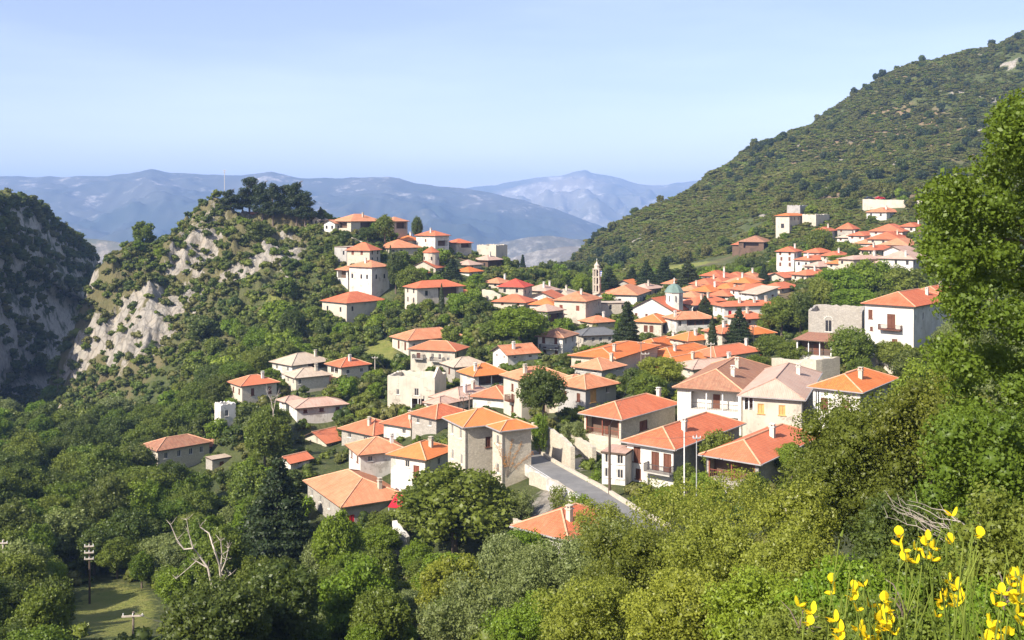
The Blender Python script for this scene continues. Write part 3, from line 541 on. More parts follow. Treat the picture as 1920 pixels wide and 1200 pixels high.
# far cliff on the other side of the gorge
def sil(pts, x): p = np.array(pts, float); return np.interp(x, p[:, 0], p[:, 1])
cl = [(-500, 420), (-100, 392), (0, 384), (60, 388), (85, 402), (95, 425), (120, 440), (150, 462), (175, 486), (185, 510), (230, 600), (300, 700)]
a_ = np.arange(-500, 300, 3.); t_ = np.linspace(0, 1.5, 240); AX, T = np.meshgrid(a_, t_)
top = (HOR-sil(cl, AX))/F*(560-np.clip(190-AX, -200, 330)*.72)
prof = np.where(T < 1, -150+(top+150)*(smooth(T, 0, .45)*.45+smooth(T, .5, 1)*.55), top-(T-1)*60)
Dd = 500+T*60-np.clip(190-AX, -200, 330)*.72; xx = (AX-960)/F*Dd
nn = fbm(xx*.025, T*6, 3, 5, True); n5 = fbm(xx*.12, T*20, 3, 4, True)
Dd = Dd+(nn-.6)*45+(n5-.5)*8; zz = prof+(n5-.5)*8+(nn-.6)*10*smooth(T, 0, .6); xx = (AX-960)/F*Dd
kk = NB('far_cliff_rock'); o = kk.coord(); n1 = kk.noise(o, .09, 8, .7); n2 = kk.noise(o, .5, 8, .75)
cc = kk.mix(kk.rng(n2, .35, .65), (.24, .22, .2), (.5, .46, .4)); cc = kk.mix(kk.rng(n1, .5, .6), cc, (.06, .075, .03)); kk.bump(n2, .9, 1.2)
na, nb = AX.shape[1], AX.shape[0]
b_ = np.arange((nb-1)*(na-1)); base = (b_//(na-1))*na+b_ % (na-1); Qc = np.stack([base, base+1, base+na+1, base+na], 1)
CL = np.stack([xx, Dd, zz], -1)
o_ = link(bpy.data.objects.new('cliff', npmesh('cliff', CL.reshape(-1, 3), Qc, [kk.col(cc)], None, True))); tag(o_, 'dark shaded rock cliff across the gorge', None, None, 'structure')

# far mountains, kilometres away
def mountain(name, label, silp, d0, d1, zlow, seed, amp, mcol, pxr=(-500, 2400), steps=170, px=6.):
    a = np.arange(pxr[0], pxr[1], px); t = np.linspace(0, 1.25, steps); AX, T = np.meshgrid(a, t)
    Dd = d0+(d1-d0)*T; x = (AX-960)/F*Dd; crest = (HOR-sil(silp, AX))/F*d1
    s = (d1-d0)/5.
    rd = fbm(x/s+seed, Dd/s*1.3, seed, 6, True); r2 = fbm(x/s*5+seed, Dd/s*6, seed+3, 4, True)
    z = np.where(T < 1, zlow+(crest-zlow)*(T*.55+.45*T**2.2), crest-(T-1)*(crest-zlow)*1.2)
    env = np.sin(np.pi*np.clip(T, 0, 1))**.8
    z = z+((rd-.62)*amp+(r2-.55)*amp*.22)*env+(r2-.6)*amp*.045*np.clip(T, 0, 1)
    na, nb = AX.shape[1], AX.shape[0]; b_ = np.arange((nb-1)*(na-1)); base = (b_//(na-1))*na+b_ % (na-1)
    Q = np.stack([base, base+1, base+na+1, base+na], 1)
    o = link(bpy.data.objects.new(name, npmesh(name, np.stack([x, Dd, z], -1).reshape(-1, 3), Q, [mcol], None, True)))
    tag(o, label, None, None, 'structure')
def mtn_mat(name, a, b, rockc, thr, sc):
    k = NB(name); o = k.coord(); n1 = k.noise(o, sc, 9, .65); n2 = k.noise(o, sc*7, 8, .75)
    c = k.mix(k.rng(n1, .4, .62), a, b); c = k.mix(k.rng(k.math('ADD', k.math('MULTIPLY', n2, .6), k.math('MULTIPLY', n1, .4)), thr, thr+.1), c, rockc)
    return k.col(c)
mountain('mountain', 'long blue forested mountain ridge on the horizon', [(-500, 350), (-200, 338), (0, 331), (130, 331), (200, 331), (240, 326), (285, 317), (320, 325), (400, 327), (450, 330), (505, 322), (560, 334), (640, 334), (730, 330), (780, 343), (850, 352), (900, 358), (960, 370), (1040, 392), (1130, 425), (1200, 455), (1400, 540), (2400, 600)], 2300, 6000, -420, 11, 330, mtn_mat('mountain_forest', (.04, .055, .045), (.10, .10, .085), (.5, .46, .42), .56, .0011))
mountain('mountain', 'distant pale mountain with a pointed summit', [(-500, 420), (600, 400), (850, 357), (900, 350), (960, 341), (1020, 332), (1060, 328), (1082, 321), (1095, 318), (1108, 323), (1130, 327), (1165, 335), (1200, 346), (1240, 347), (1280, 342), (1400, 330), (1700, 330), (2400, 360)], 5500, 9500, -420, 23, 520, mtn_mat('mountain_bare', (.10, .11, .08), (.26, .23, .18), (.55, .52, .46), .53, .0009), (400, 2400))
mountain('hill', 'low pale rocky hill in the valley beyond the saddle', [(500, 620), (800, 500), (880, 470), (930, 456), (990, 444), (1030, 441), (1070, 447), (1110, 450), (1200, 460), (1500, 560)], 2300, 3300, -420, 5, 90, mtn_mat('hill_pale', (.07, .075, .05), (.14, .125, .10), (.28, .26, .22), .5, .003), (500, 1500), 120, 4.)
mountain('hill', 'nearest pale ridge of the valley beyond the saddle', [(700, 620), (900, 510), (960, 482), (1010, 468), (1060, 462), (1110, 460), (1160, 465), (1400, 560)], 1700, 2300, -420, 9, 70, mtn_mat('hill_grey', (.08, .08, .065), (.16, .145, .125), (.30, .28, .25), .5, .004), (700, 1400), 120, 4.)
mountain('hill', 'pale low hill seen through the gap left of the rocky hill', [(-500, 470), (0, 462), (120, 444), (180, 447), (230, 455), (400, 480), (600, 560)], 1700, 2400, -420, 15, 60, mtn_mat('hill_tan', (.09, .10, .06), (.17, .15, .11), (.34, .29, .23), .5, .004), (-500, 600), 120, 4.)
vm = mtn_mat('valley_field', (.10, .12, .06), (.2, .18, .11), (.4, .36, .28), .58, .003)
m_ = MB(); m_.poly([(-9000, 900, -425), (9000, 900, -425), (9000, 11400, -425), (-9000, 11400, -425)]); o_ = m_.build('valley_floor', vm); tag(o_, 'flat valley floor far below', None, None, 'structure')
# air
hb = MB(); x0, x1, y0, y1, z0, z1 = -9200, 9200, -60, 11600, -900, 400
hb.box(((x0+x1)/2, (y0+y1)/2, (z0+z1)/2), (x1-x0, y1-y0, z1-z0))
hm = bpy.data.materials.new('haze'); hm.use_nodes = True; t = hm.node_tree; t.nodes.remove(t.nodes['Principled BSDF'])
pv = t.nodes.new('ShaderNodeVolumePrincipled'); pv.inputs['Color'].default_value = (.36, .56, 1, 1); pv.inputs['Density'].default_value = 1.25e-4
t.links.new(pv.outputs[0], t.nodes['Material Output'].inputs['Volume'])
hz_o = hb.build('haze', hm); tag(hz_o, 'thin blue haze in the valley air', None, None, 'stuff')

# ------------------------------------------------------------------ houses
MW = dict(brown='brown', redwood='redwood', ochre='ochre', glass='glass', red='red', arch='frame')
def wall_face(mb, org, u, nrm, Lw, H, zb, holes, m=0):
    """wall from org along u with real openings (u0,u1,z0,z1,depth,kind)"""
    xs = sorted({0, Lw, *[h[0] for h in holes], *[h[1] for h in holes]}); zs = sorted({zb, H, *[h[2] for h in holes], *[h[3] for h in holes]})
    pt = lambda a, z, dpt=0: org+u*a-nrm*dpt+Vector((0, 0, z))
    for i in range(len(xs)-1):
        for j in range(len(zs)-1):
            a, b, c, d = xs[i], xs[i+1], zs[j], zs[j+1]
            if any(h[0] <= a+1e-6 and h[1] >= b-1e-6 and h[2] <= c+1e-6 and h[3] >= d-1e-6 for h in holes): continue
            mb.poly([pt(a, c), pt(b, c), pt(b, d), pt(a, d)], m)
    for a, b, c, d, dp, kd in holes:
        mi = 1 if kd == 'log' else m
        mb.poly([pt(a, c), pt(a, c, dp), pt(a, d, dp), pt(a, d)], m); mb.poly([pt(b, c, dp), pt(b, c), pt(b, d), pt(b, d, dp)], m)
        mb.poly([pt(a, d), pt(a, d, dp), pt(b, d, dp), pt(b, d)], m); mb.poly([pt(a, c, dp), pt(a, c), pt(b, c), pt(b, c, dp)], m)
        mb.poly([pt(a, c, dp), pt(b, c, dp), pt(b, d, dp), pt(a, d, dp)], m)
def roof_polys(kind, a, b, H, pitch, ov):
    x, y = a/2+ov, b/2+ov; z = H-ov*pitch+.1
    A_, B_, C_, D_ = (-x, -y, z), (x, -y, z), (x, y, z), (-x, y, z); r = []; ridges = []
    if kind == 'H':
        if a <= b: h = x*pitch; p, q = (0, -y+x, z+h), (0, y-x, z+h); r = [[A_, B_, p], [B_, C_, q, p], [C_, D_, q], [D_, A_, p, q]]; ridges = [(A_, p), (B_, p), (C_, q), (D_, q), (p, q)]
        else: h = y*pitch; p, q = (-x+y, 0, z+h), (x-y, 0, z+h); r = [[A_, B_, q, p], [B_, C_, q], [C_, D_, p, q], [D_, A_, p]]; ridges = [(A_, p), (D_, p), (B_, q), (C_, q), (p, q)]
    elif kind == 'G':                       # ridge along y: the gable shows on the left facing wall
        h = x*pitch; p, q = (0, -y, z+h), (0, y, z+h); r = [[B_, C_, q, p], [D_, A_, p, q]]; ridges = [(p, q)]
    elif kind == 'S':
        h = 2*y*pitch*.5; r = [[A_, B_, (x, y, z+h), (-x, y, z+h)]]
    elif kind == 'F': r = [[(-x, -y, H+.05), (x, -y, H+.05), (x, y, H+.05), (-x, y, H+.05)]]
    return r, ridges
def roof_mesh(mb, polys, th=.16):
    edges = {}
    key = lambda p: tuple(round(c, 4) for c in p)
    for f in polys:
        P3 = [Vector(p) for p in f]; e = (P3[1]-P3[0]).normalized(); nn = (P3[1]-P3[0]).cross(P3[2]-P3[0]).normalized(); vv = nn.cross(e)
        mb.poly(f, 0, [((p-P3[0]).dot(e)+50, (p-P3[0]).dot(vv)+50) for p in P3])
        mb.poly([(p[0], p[1], p[2]-th) for p in f][::-1], 1)
        for i in range(len(f)):
            a, b = key(f[i]), key(f[(i+1) % len(f)])
            if (b, a) in edges: edges.pop((b, a))
            else: edges[(a, b)] = (f[i], f[(i+1) % len(f)])
    for a, b in edges.values():
        mb.poly([a, (a[0], a[1], a[2]-th), (b[0], b[1], b[2]-th), b], 1)
def build_house(h, root):
    rr = random.Random(int(h['L']*7+h['ey']*13)); a, b, H, d = h['a'], h['b'], h['H'], h['d']; near = d < 255; vnear = d < 165
    cen = Vector((h['c'].x, h['c'].y, h['zb'])); rot = Matrix.Rotation(-h['th'], 4, 'Z'); mw = root.matrix_basis.inverted()@(Matrix.Translation(cen)@rot)
    zb = -3.5 if d > 130 else -2.5; kind = h['roof']
    faces = {'L': (Vector((-a/2, -b/2, 0)), Vector((1, 0, 0)), Vector((0, -1, 0)), a), 'R': (Vector((a/2, -b/2, 0)), Vector((0, 1, 0)), Vector((1, 0, 0)), b)}
    holes = {'L': [], 'R': []}; gut = False; chim = []; balc = []; auto = {'L', 'R'}; posts = []
    def win(f, uc, vc, w_, h_, kd):
        L_ = faces[f][3]; u0, u1 = uc*L_-w_/2, uc*L_+w_/2; z0, z1 = vc*H-h_/2, vc*H+h_/2
        z1 = min(z1, H-.12); z0 = max(z0, zb+.2)
        if u0 < .15 or u1 > L_-.15 or z1-z0 < .3: 
            sh = .15-u0 if u0 < .15 else (L_-.15-u1 if u1 > L_-.15 else 0); u0 += sh; u1 += sh
            if u0 < .1 or u1 > L_-.1 or z1-z0 < .3: return
        for q in holes[f]:
            if u0 < q[1]+.1 and u1 > q[0]-.1 and z0 < q[3]+.1 and z1 > q[2]-.1: return
        holes[f].append((u0, u1, z0, z1, .18, kd))
    for ft in h['ft']:
        if ft[0] == 'g' and ft[1] in 'LR':
            q = ft[2:].split(','); L_ = faces[ft[1]][3]; auto.discard(ft[1])
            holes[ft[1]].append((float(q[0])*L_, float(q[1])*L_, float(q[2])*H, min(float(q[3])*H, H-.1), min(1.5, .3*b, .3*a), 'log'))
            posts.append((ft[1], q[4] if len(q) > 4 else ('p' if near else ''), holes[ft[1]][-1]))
        elif ft[0] == 'g': gut = True
        elif ft[0] == 'x':
            q = ft[2:].split(','); auto.discard(ft[1]); win(ft[1], float(q[0]), float(q[1]), float(q[2]), float(q[3]), q[4])
        elif ft[0] == 'b': q = ft[2:].split(','); balc.append((ft[1], float(q[0]), float(q[1]), float(q[2])))
        elif ft[0] == 'c' and ft[1] == 'b': chim.append((float(ft[2:]), .8))
        elif ft[0] == 'c': chim.append((float(ft[1:]), .3))
        elif ft[0] in 'LR' and 'x' in ft:
            f = ft[0]; nx, nz_ = [int(q) for q in ft[1:].split('x')]; auto.discard(f); hh = min(1.5, H*.3)
            kd = rr.choice(['brown', 'glass', 'glass'])
            for i in range(nx):
                for j in range(nz_):
                    win(f, (i+.5)/nx+rr.uniform(-.04, .04), 1-(j+.42)/(nz_+.25 if nz_ > 1 else 1.25), .85, hh, kd if h['name'] != 'school_building' else 'arch')
    if not chim and not h['wing'] and kind == 'H' and rr.random() < .45: chim.append((rr.uniform(.2, .8), rr.choice([.3, .8])))
    for f in auto:
        L_ = faces[f][3]; n_ = max(1, round(L_/3.6)); rows_ = max(1, round(H/3.2)); kd = rr.choice(['brown', 'glass', 'glass'])
        if kind == 'N' : continue
        for i in range(n_):
            for j in range(rows_):
                if rr.random() < .8: win(f, (i+.5)/n_, 1-(j+.45)/rows_, rr.choice([.8, .9, 1.0]), min(1.4, H*.34), kd)
    wb = MB()
    for f in 'LR':
        o_, u_, n_, L_ = faces[f]; wall_face(wb, o_, u_, n_, L_, H, zb, holes[f], 2 if f == 'R' and any(q[:2] == 'mR' for q in h['ft']) else 0)
    V = lambda x, y, z: Vector((x, y, z))
    wb.poly([V(a/2, b/2, zb), V(-a/2, b/2, zb), V(-a/2, b/2, H), V(a/2, b/2, H)]); wb.poly([V(-a/2, b/2, zb), V(-a/2, -b/2, zb), V(-a/2, -b/2, H), V(-a/2, b/2, H)])
    if kind == 'G':
        hh = (a/2)*h['pitch']
        for s in (-1, 1): wb.poly([V(-a/2, s*b/2, H), V(a/2, s*b/2, H), V(0, s*b/2, H+hh)])
    if kind == 'S':
        hh = b*h['pitch']*.5; wb.poly([V(a/2, b/2, H), V(-a/2, b/2, H), V(-a/2, b/2, H+hh), V(a/2, b/2, H+hh)])
        for s in (-1, 1): wb.poly([V(s*a/2, -b/2, H), V(s*a/2, b/2, H), V(s*a/2, b/2, H+hh)])
    if kind == 'N':                      # roofless: broken wall tops with thickness and an inner floor
        tkn = .5; n_ = 14
        for (p, q, ins) in ((V(-a/2, -b/2, H), V(a/2, -b/2, H), V(0, 1, 0)), (V(a/2, -b/2, H), V(a/2, b/2, H), V(-1, 0, 0)), (V(a/2, b/2, H), V(-a/2, b/2, H), V(0, -1, 0)), (V(-a/2, b/2, H), V(-a/2, -b/2, H), V(1, 0, 0))):
            zz_ = [max(0.02, .45*rr.random()+.25) if i not in (0, n_) else .4 for i in range(n_+1)]
            if h['label'].startswith('roofless white') and ins.x == -1:
                zz_ = [.3+2.0*max(0, 1-abs(i/n_-.35)*2.6) for i in range(n_+1)]
            for i in range(n_):
                A1, B1 = p.lerp(q, i/n_), p.lerp(q, (i+1)/n_); z1, z2 = V(0, 0, zz_[i]), V(0, 0, zz_[i+1]); I = ins*tkn; dn_ = V(0, 0, -2.5)
                wb.poly([A1, B1, B1+z2, A1+z1]); wb.poly([A1+z1, B1+z2, B1+z2+I, A1+z1+I]); wb.poly([B1+I+dn_, A1+I+dn_, A1+z1+I, B1+z2+I])
        wb.poly([V(-a/2+.1, -b/2+.1, H-2.4), V(a/2-.1, -b/2+.1, H-2.4), V(a/2-.1, b/2-.1, H-2.4), V(-a/2+.1, b/2-.1, H-2.4)])
    wall = wb.build('wall', [W[h['wc']], W['d'], W[([q[2] for q in h['ft'] if q[:2] == 'mR']+['s'])[0]]], root, mw)
    # windows, shutters, gallery posts
    for f in 'LR':
        o_, u_, n_, L_ = faces[f]
        pt = lambda u, z, dp: o_+u_*u-n_*dp+Vector((0, 0, z))
        rz = 0 if f == 'L' else math.pi/2
        for (u0, u1, z0, z1, dp, kd) in holes[f]:
            if kd == 'log': continue
            uc, zc, ww, hh = (u0+u1)/2, (z0+z1)/2, u1-u0, z1-z0
            if d > 300:
                mb = MB(); mb.box(pt(uc, zc, .1), (ww, .04, hh), rz); mb.build('window', M['glass'] if kd == 'arch' else M[kd], root, mw); continue
            fm = MB(); e = .1
            for (cu, cz, su, sz_) in ((uc, z1-e/2, ww, e), (uc, z0+e/2, ww, e), (u0+e/2, zc, e, hh-2*e), (u1-e/2, zc, e, hh-2*e), (uc, zc, .06, hh-2*e)): fm.box(pt(cu, cz, .1), (su, .07, sz_), rz)
            if near: fm.box(pt(uc, z0-.04, -.04), (ww+.24, .14, .1), rz)
            if kd == 'arch':
                for q in range(7):
                    t0 = math.pi*(q+.5)/7; fm.box(pt(uc+math.cos(t0)*(ww/2+.12), z1+math.sin(t0)*(ww/2+.02), -.04), (.3, .1, .22), rz)
            win_ = fm.build('door' if hh > 2.0 and kd in ('brown', 'redwood') else 'window', M['frame'] if kd in ('glass', 'arch') else M[kd], root, mw)
            pm = MB(); pm.box(pt(uc, zc, .15), (ww-e, .03, hh-e), rz)
            if kd in ('brown', 'ochre', 'red', 'redwood'):
                for q in range(int(hh/.16)): pm.box(pt(uc, z0+.1+q*.16, .125), (ww-2*e, .03, .05), rz)
                pm.build('shutter' if hh <= 2.0 else 'door_leaf', M[kd], win_, mw)
            else: pm.build('pane', M['glass'], win_, mw)
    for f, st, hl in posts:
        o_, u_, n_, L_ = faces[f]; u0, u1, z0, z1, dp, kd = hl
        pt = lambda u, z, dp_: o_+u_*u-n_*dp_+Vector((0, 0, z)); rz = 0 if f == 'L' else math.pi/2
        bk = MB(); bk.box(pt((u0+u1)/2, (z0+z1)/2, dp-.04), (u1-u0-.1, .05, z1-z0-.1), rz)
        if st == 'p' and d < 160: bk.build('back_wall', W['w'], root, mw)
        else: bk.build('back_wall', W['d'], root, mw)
        if d < 290:
            n_p = max(2, round((u1-u0)/2.6)); 
            for i in range(n_p+1):
                mb = MB(); mb.box(pt(u0+.08+(u1-u0-.16)*i/n_p, (z0+z1)/2, .08), (.16, .16, z1-z0), rz); mb.build('post', M['redwood'] if st == 'r' else M['whitep'] if st == 'p' else M['brown'], root, mw)
            rl = MB(); rl.box(pt((u0+u1)/2, z0+.95, .06), (u1-u0-.2, .06, .07), rz)
            for i in range(int((u1-u0)/.25)): rl.box(pt(u0+.15+i*.25, z0+.48, .06), (.03, .03, .95), rz)
            rl.build('railing', M['redwood'] if st == 'r' else M['iron'], root, mw)
            if near:
                for i in range(max(1, n_p//2)):
                    db = MB(); uu = u0+(u1-u0)*(i+.5)/max(1, n_p//2)
                    db.box(pt(uu, z0+min(1.05, (z1-z0)/2-.1), dp-.09), (1, .05, min(2.1, (z1-z0)-.3)), rz); db.build('door', M['brown'], root, mw)
    for f, uc, vc, bw in balc:
        o_, u_, n_, L_ = faces[f]; pt = lambda u, z, dp_: o_+u_*u-n_*dp_+Vector((0, 0, z)); rz = 0 if f == 'L' else math.pi/2; u = uc*L_; z = vc*H
        mb = MB(); mb.box(pt(u, z-.09, -.62), (bw, 1.2, .16), rz); bl = mb.build('balcony', M['concrete'] if d < 130 else M['brown'] if d < 220 else M['concrete'], root, mw)
        rl = MB(); 
        rl.box(pt(u, z+.95, -1.2), (bw, .07, .07), rz)
        for s in (-1, 1): rl.box(pt(u+s*bw/2-s*.03, z+.95, -.6), (.06, 1.2, .06), rz)
        for i in range(int(bw/.16)+1): rl.box(pt(u-bw/2+.03+i*.16, z+.46, -1.2), (.04, .04, .92), rz)
        for s in (-1, 1):
            for i in range(7): rl.box(pt(u+s*(bw/2-.03), z+.46, -.1-i*.16), (.04, .04, .92), rz)
        rl.build('railing', M['iron'] if d > 220 or d < 130 else M['brown'], bl, mw)
    if kind != 'N':
        ov = .62 if d < 300 else .7
        if kind == 'F': ov = .12
        polys, ridges = roof_polys(kind, a, b, H, h['pitch'], ov)
        mb = MB(); roof_mesh(mb, polys, .16 if kind != 'F' else .25)
        roof = mb.build('roof', [RF[h['rc']], M['beam']], root, mw)
        if kind in 'HG' and d < 270:
            mb = MB()
            for p, q in ridges: mb.tube(Vector(p)+Vector((0, 0, .02)), Vector(q)+Vector((0, 0, .02)), .11, n=6)
            mb.build('ridge_cap', RF[h['rc']] if h['rc'] in 'KPG' else M['ridge'], roof, mw)
        if gut:
            mb = MB(); x, y = a/2+ov+.07, b/2+ov+.07; z = H-ov*h['pitch']+.03
            mb.box((0, -y, z), (2*x, .14, .13)); mb.box((x, .07, z), (.14, 2*y-.14, .13)); mb.tube((a/2+.1, -b/2-.1, zb+1.5), (a/2+.1, -b/2-.1, H-.2), .05)
            mb.build('gutter', M['gutter'], roof, mw)
        for q, s in chim:
            ridge = (max(a, b)-min(a, b))/2; long_y = a <= b; t = (q-.5)*max(a, b)*.9; off = (min(a, b)/2)*(-.5 if s < .5 else .35)
            x_, y_ = (off*-1 if s < .5 else off, t) if long_y else (t, off); 
            zr = H+h['pitch']*max(0, min(a/2-abs(x_), b/2-abs(y_)))
            mb = MB(); ch = 1.25 if d < 300 else 1.5; mb.box((x_, y_, zr+ch/2-.5), (.55, .55, ch+1)); mb.box((x_, y_, zr+ch+.06), (.75, .75, .12)); 
            for sx in (-.2, .2):
                for sy in (-.2, .2): mb.box((x_+sx, y_+sy, zr+ch+.25), (.1, .1, .26))
            mb.box((x_, y_, zr+ch+.42), (.66, .66, .08))
            mb.build('chimney', W['w'] if rr.random() < .6 else W['c'], roof, mw)
cat_of = lambda n: {'annex': 'annex', 'shed': 'shed', 'hut': 'hut', 'ruined_house': 'ruin', 'ruined_hut': 'ruin', 'church_building': 'church', 'concrete_shell': 'shell', 'outbuilding': 'outbuilding', 'school_building': 'building', 'building': 'building', 'stone_building': 'building'}.get(n, 'house')
root = None
for h in HS:
    if not h['wing']:
        root = empty(h['name'], (h['c'].x, h['c'].y, h['zb']), -h['th'])
        root.matrix_basis = Matrix.Translation(root.location)@Matrix.Rotation(-h['th'], 4, 'Z')
        tag(root, h['label'], cat_of(h['name']), 'houses of the hillside village')
    build_house(h, root)

# ------------------------------------------------------------------ church, dome, bell tower
def bell_tower():
    p = P(1119, 572, 342); root = empty('bell_tower', p, R(-20)); tag(root, 'slender pale bell tower with three tiers of arches and a small spire', 'bell tower')
    s = 2.3; mb = MB(); mb.box((0, 0, 1.2), (s, s, 6.4)); z = 4.4
    for i in range(3):
        mb.box((0, 0, z+.1), (s+.25, s+.25, .2)); z += .2
        for x in (-1, 0, 1):
            for y in (-1, 0, 1):
                if x == 0 and y == 0: continue
                mb.box((x*(s/2-.18), y*(s/2-.18), z+1.05), (.36, .36, 2.1))
        mb.box((0, 0, z+2.25), (s, s, .3)); z += 2.4
    mb.box((0, 0, z+.08), (s+.3, s+.3, .16)); mb.build('shaft', W['c'], root)
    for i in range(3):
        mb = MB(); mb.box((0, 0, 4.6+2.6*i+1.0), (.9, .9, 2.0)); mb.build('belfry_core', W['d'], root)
    mb = MB(); mb.lathe([(.85, 0), (.85, .9), (1.0, .95), (1.0, 1.05), (.55, 1.5), (.12, 2.3), (.05, 2.6)], (0, 0, z+.16), 8); mb.build('spire', W['c'], root)
    mb = MB(); mb.box((0, 0, z+3.1), (.06, .06, .9)); mb.box((0, 0, z+3.25), (.4, .06, .06)); mb.build('cross', M['whitep'], root)
    fl = P(1125, 512, 341); r2 = empty('flag', fl, 0); tag(r2, 'blue and white flag hanging from the bell tower', 'flag')
    mb = MB(); mb.tube((-.9, .2, -.4), (.6, 0, .9), .04); mb.build('flagpole', M['whitep'], r2)
    mb = MB()
    for i in range(6): mb.box((.1+.04*math.sin(i), 0, .45-i*.28), (1.1-.06*i, .05, .28), m=i % 2)
    mb.build('cloth', [M['blue'], M['whitep']], r2)
bell_tower()
def dome():
    p = P(1264, 575, 288); root = empty('church_dome', p, 0); tag(root, 'eight sided white church dome with green roof and a cross', 'dome')
    r = 2.55; mb = MB(); mb.lathe([(r, -1.5), (r, 3.9), (r+.18, 3.95), (r+.18, 4.15)], (0, 0, 0), 8); 
    mb.build('drum', W['w'], root)
    for k_ in range(8):
        t = 2*math.pi*k_/8; mb = MB(); rr_ = r*math.cos(math.pi/8)+.02; mb.box((rr_*math.cos(t), rr_*math.sin(t), 2.5), (.1, .62, 1.7)); mb.build('window', M['glass'], root)
    mb = MB(); mb.lathe([(r+.35, 4.15), (r+.2, 4.35), (r*.86, 5.2), (r*.62, 5.95), (r*.33, 6.4), (.12, 6.65)], (0, 0, 0), 8); mb.build('dome_roof', M['dome'], root)
    mb = MB(); mb.tube((0, 0, 6.6), (0, 0, 7.3), .16, .1); mb.box((0, 0, 7.7), (.13, .13, 1.1)); mb.box((0, 0, 7.85), (.65, .13, .13)); mb.build('cross', M['whitep'], root)
dome()
def apse_church():
    p = P(803, 527, 360); root = empty('hill_church', p, R(-18)); tag(root, 'small domed stone church with round turret and coral roofs on the hill', 'church')
    mb = MB(); a, b, H = 9.5, 9.5, 5.0
    for (x, y, sx, sy) in ((0, 0, a, b),): mb.box((x, y, H/2-1), (sx, sy, H+2))
    for s in (-1, 1): mb.poly([(-a/2, s*b/2, H), (a/2, s*b/2, H), (0, s*b/2, H+2.3)])
    mb.build('wall', W['s'], root)
    mb = MB(); roof_mesh(mb, roof_polys('G', a, b, H, .48, .4)[0]); mb.build('roof', [RF['T'], M['beam']], root)
    mb = MB(); mb.lathe([(3.1, -3), (3.1, 3.2)], (0, -b/2, 0), 16); mb.build('apse', W['s'], root)
    mb = MB(); mb.lathe([(3.35, 3.2), (3.35, 3.3), (.1, 4.7)], (0, -b/2, 0), 16); mb.build('apse_roof', [RF['T']], root)
    mb = MB(); mb.lathe([(2.8, 4), (2.8, 10.2)], (1.0, .5, 0), 14); mb.build('drum', W['c'], root)
    mb = MB(); mb.lathe([(3.2, 10.2), (3.2, 10.32), (.08, 12.4)], (1.0, .5, 0), 14); mb.build('drum_roof', [RF['T']], root)
    for t in (-2.2, -1.2, -.2): 
        mb = MB(); mb.box((1+2.8*math.cos(t), .5+2.8*math.sin(t), 8.2), (.35, .35, 1.1), t); mb.build('window', M['glass'], root)
apse_church()

hh = [h for h in HS if h['wing']][0]; hr = random.Random(4)
vn_ = empty('climbing_plant', P(962, 880, 136)); tag(vn_, 'dry rust coloured creeper fanning up the wall of the stone tower house', 'creeper'); vb = P(962, 880, 136)
mb = MB(); mc = MB(); org = hh['c']+hh['ex']*hh['a']/2; nv = hh['ex']; ud = hh['ey_']
for i in range(9):
    u, z = -1.6+hr.uniform(-.4, .4), (HOR-905)/F*138+.5; ang = -.75+i*.19; pr = None
    for j in range(13):
        v = Vector((org.x, org.y, 0))+ud*u+nv*.05; v.z = z; v = v-vb
        if pr is not None: mb.tube(pr, v, .02, .015, 4)
        if j > 3:
            for q in range(11):
                c0 = v+ud*hr.uniform(-.22, .22)+Vector((0, 0, hr.uniform(-.25, .25)))+nv*hr.uniform(.02, .1); s_ = hr.uniform(.03, .065); mc.poly([c0-ud*s_, c0-Vector((0, 0, s_))+nv*.03, c0+ud*s_, c0+Vector((0, 0, s_))-nv*.01])
        pr = v; u += math.sin(ang)*.42+hr.uniform(-.06, .06); z += math.cos(ang)*.42; ang += hr.uniform(-.1, .1)
        if hr.random() < .06: break
mb.build('stem', M['bark'], vn_); mc.build('leaf_cover', plain('dry_vine_leaf', (.50, .24, .07)), vn_)

# ------------------------------------------------------------------ road, walls, steps
def strip_obj(name, pts, wd, mat, lift=.0, thick=0, **kw):
    """ribbon along 3D points; wd = list of (left, right) horizontal offsets"""
    mb = MB(); n_ = len(pts); Ls, Rs = [], []
    for i, p in enumerate(pts):
        t = (pts[min(i+1, n_-1)]-pts[max(i-1, 0)]); t.z = 0; t.normalize(); sd_ = Vector((t.y, -t.x, 0))
        Ls.append(p-sd_*wd[0]+Vector((0, 0, lift))); Rs.append(p+sd_*wd[1]+Vector((0, 0, lift)))
    for i in range(n_-1):
        mb.poly([Ls[i], Rs[i], Rs[i+1], Ls[i+1]])
        if thick:
            dz = Vector((0, 0, -thick)); mb.poly([Ls[i], Ls[i+1], Ls[i+1]+dz, Ls[i]+dz]); mb.poly([Rs[i+1], Rs[i], Rs[i]+dz, Rs[i+1]+dz])
    if thick:
        for q in (0, -1): mb.poly([Ls[q], Rs[q], Rs[q]+Vector((0, 0, -thick)), Ls[q]+Vector((0, 0, -thick))])
    return mb, mb.build(name, mat)
def curve(ps, n_=8):
    out = []
    for i in range(len(ps)-1):
        p0, p1, p2, p3 = ps[max(i-1, 0)], ps[i], ps[i+1], ps[min(i+2, len(ps)-1)]
        for k_ in range(n_):
            t = k_/n_; out.append(.5*((2*p1)+(p2-p0)*t+(2*p0-5*p1+4*p2-p3)*t*t+(3*p1-p0-3*p2+p3)*t**3))
    return out+[ps[-1]]
k = NB('asphalt'); o = k.coord(); n1 = k.noise(o, .4, 6, .7); n2 = k.noise(o, 8, 3, .8)
asph = k.col(k.mix(k.rng(n2, .4, .7, 0, .35), k.mix(k.rng(n1, .35, .65), (.17, .165, .16), (.25, .24, .225)), (.13, .13, .13)))
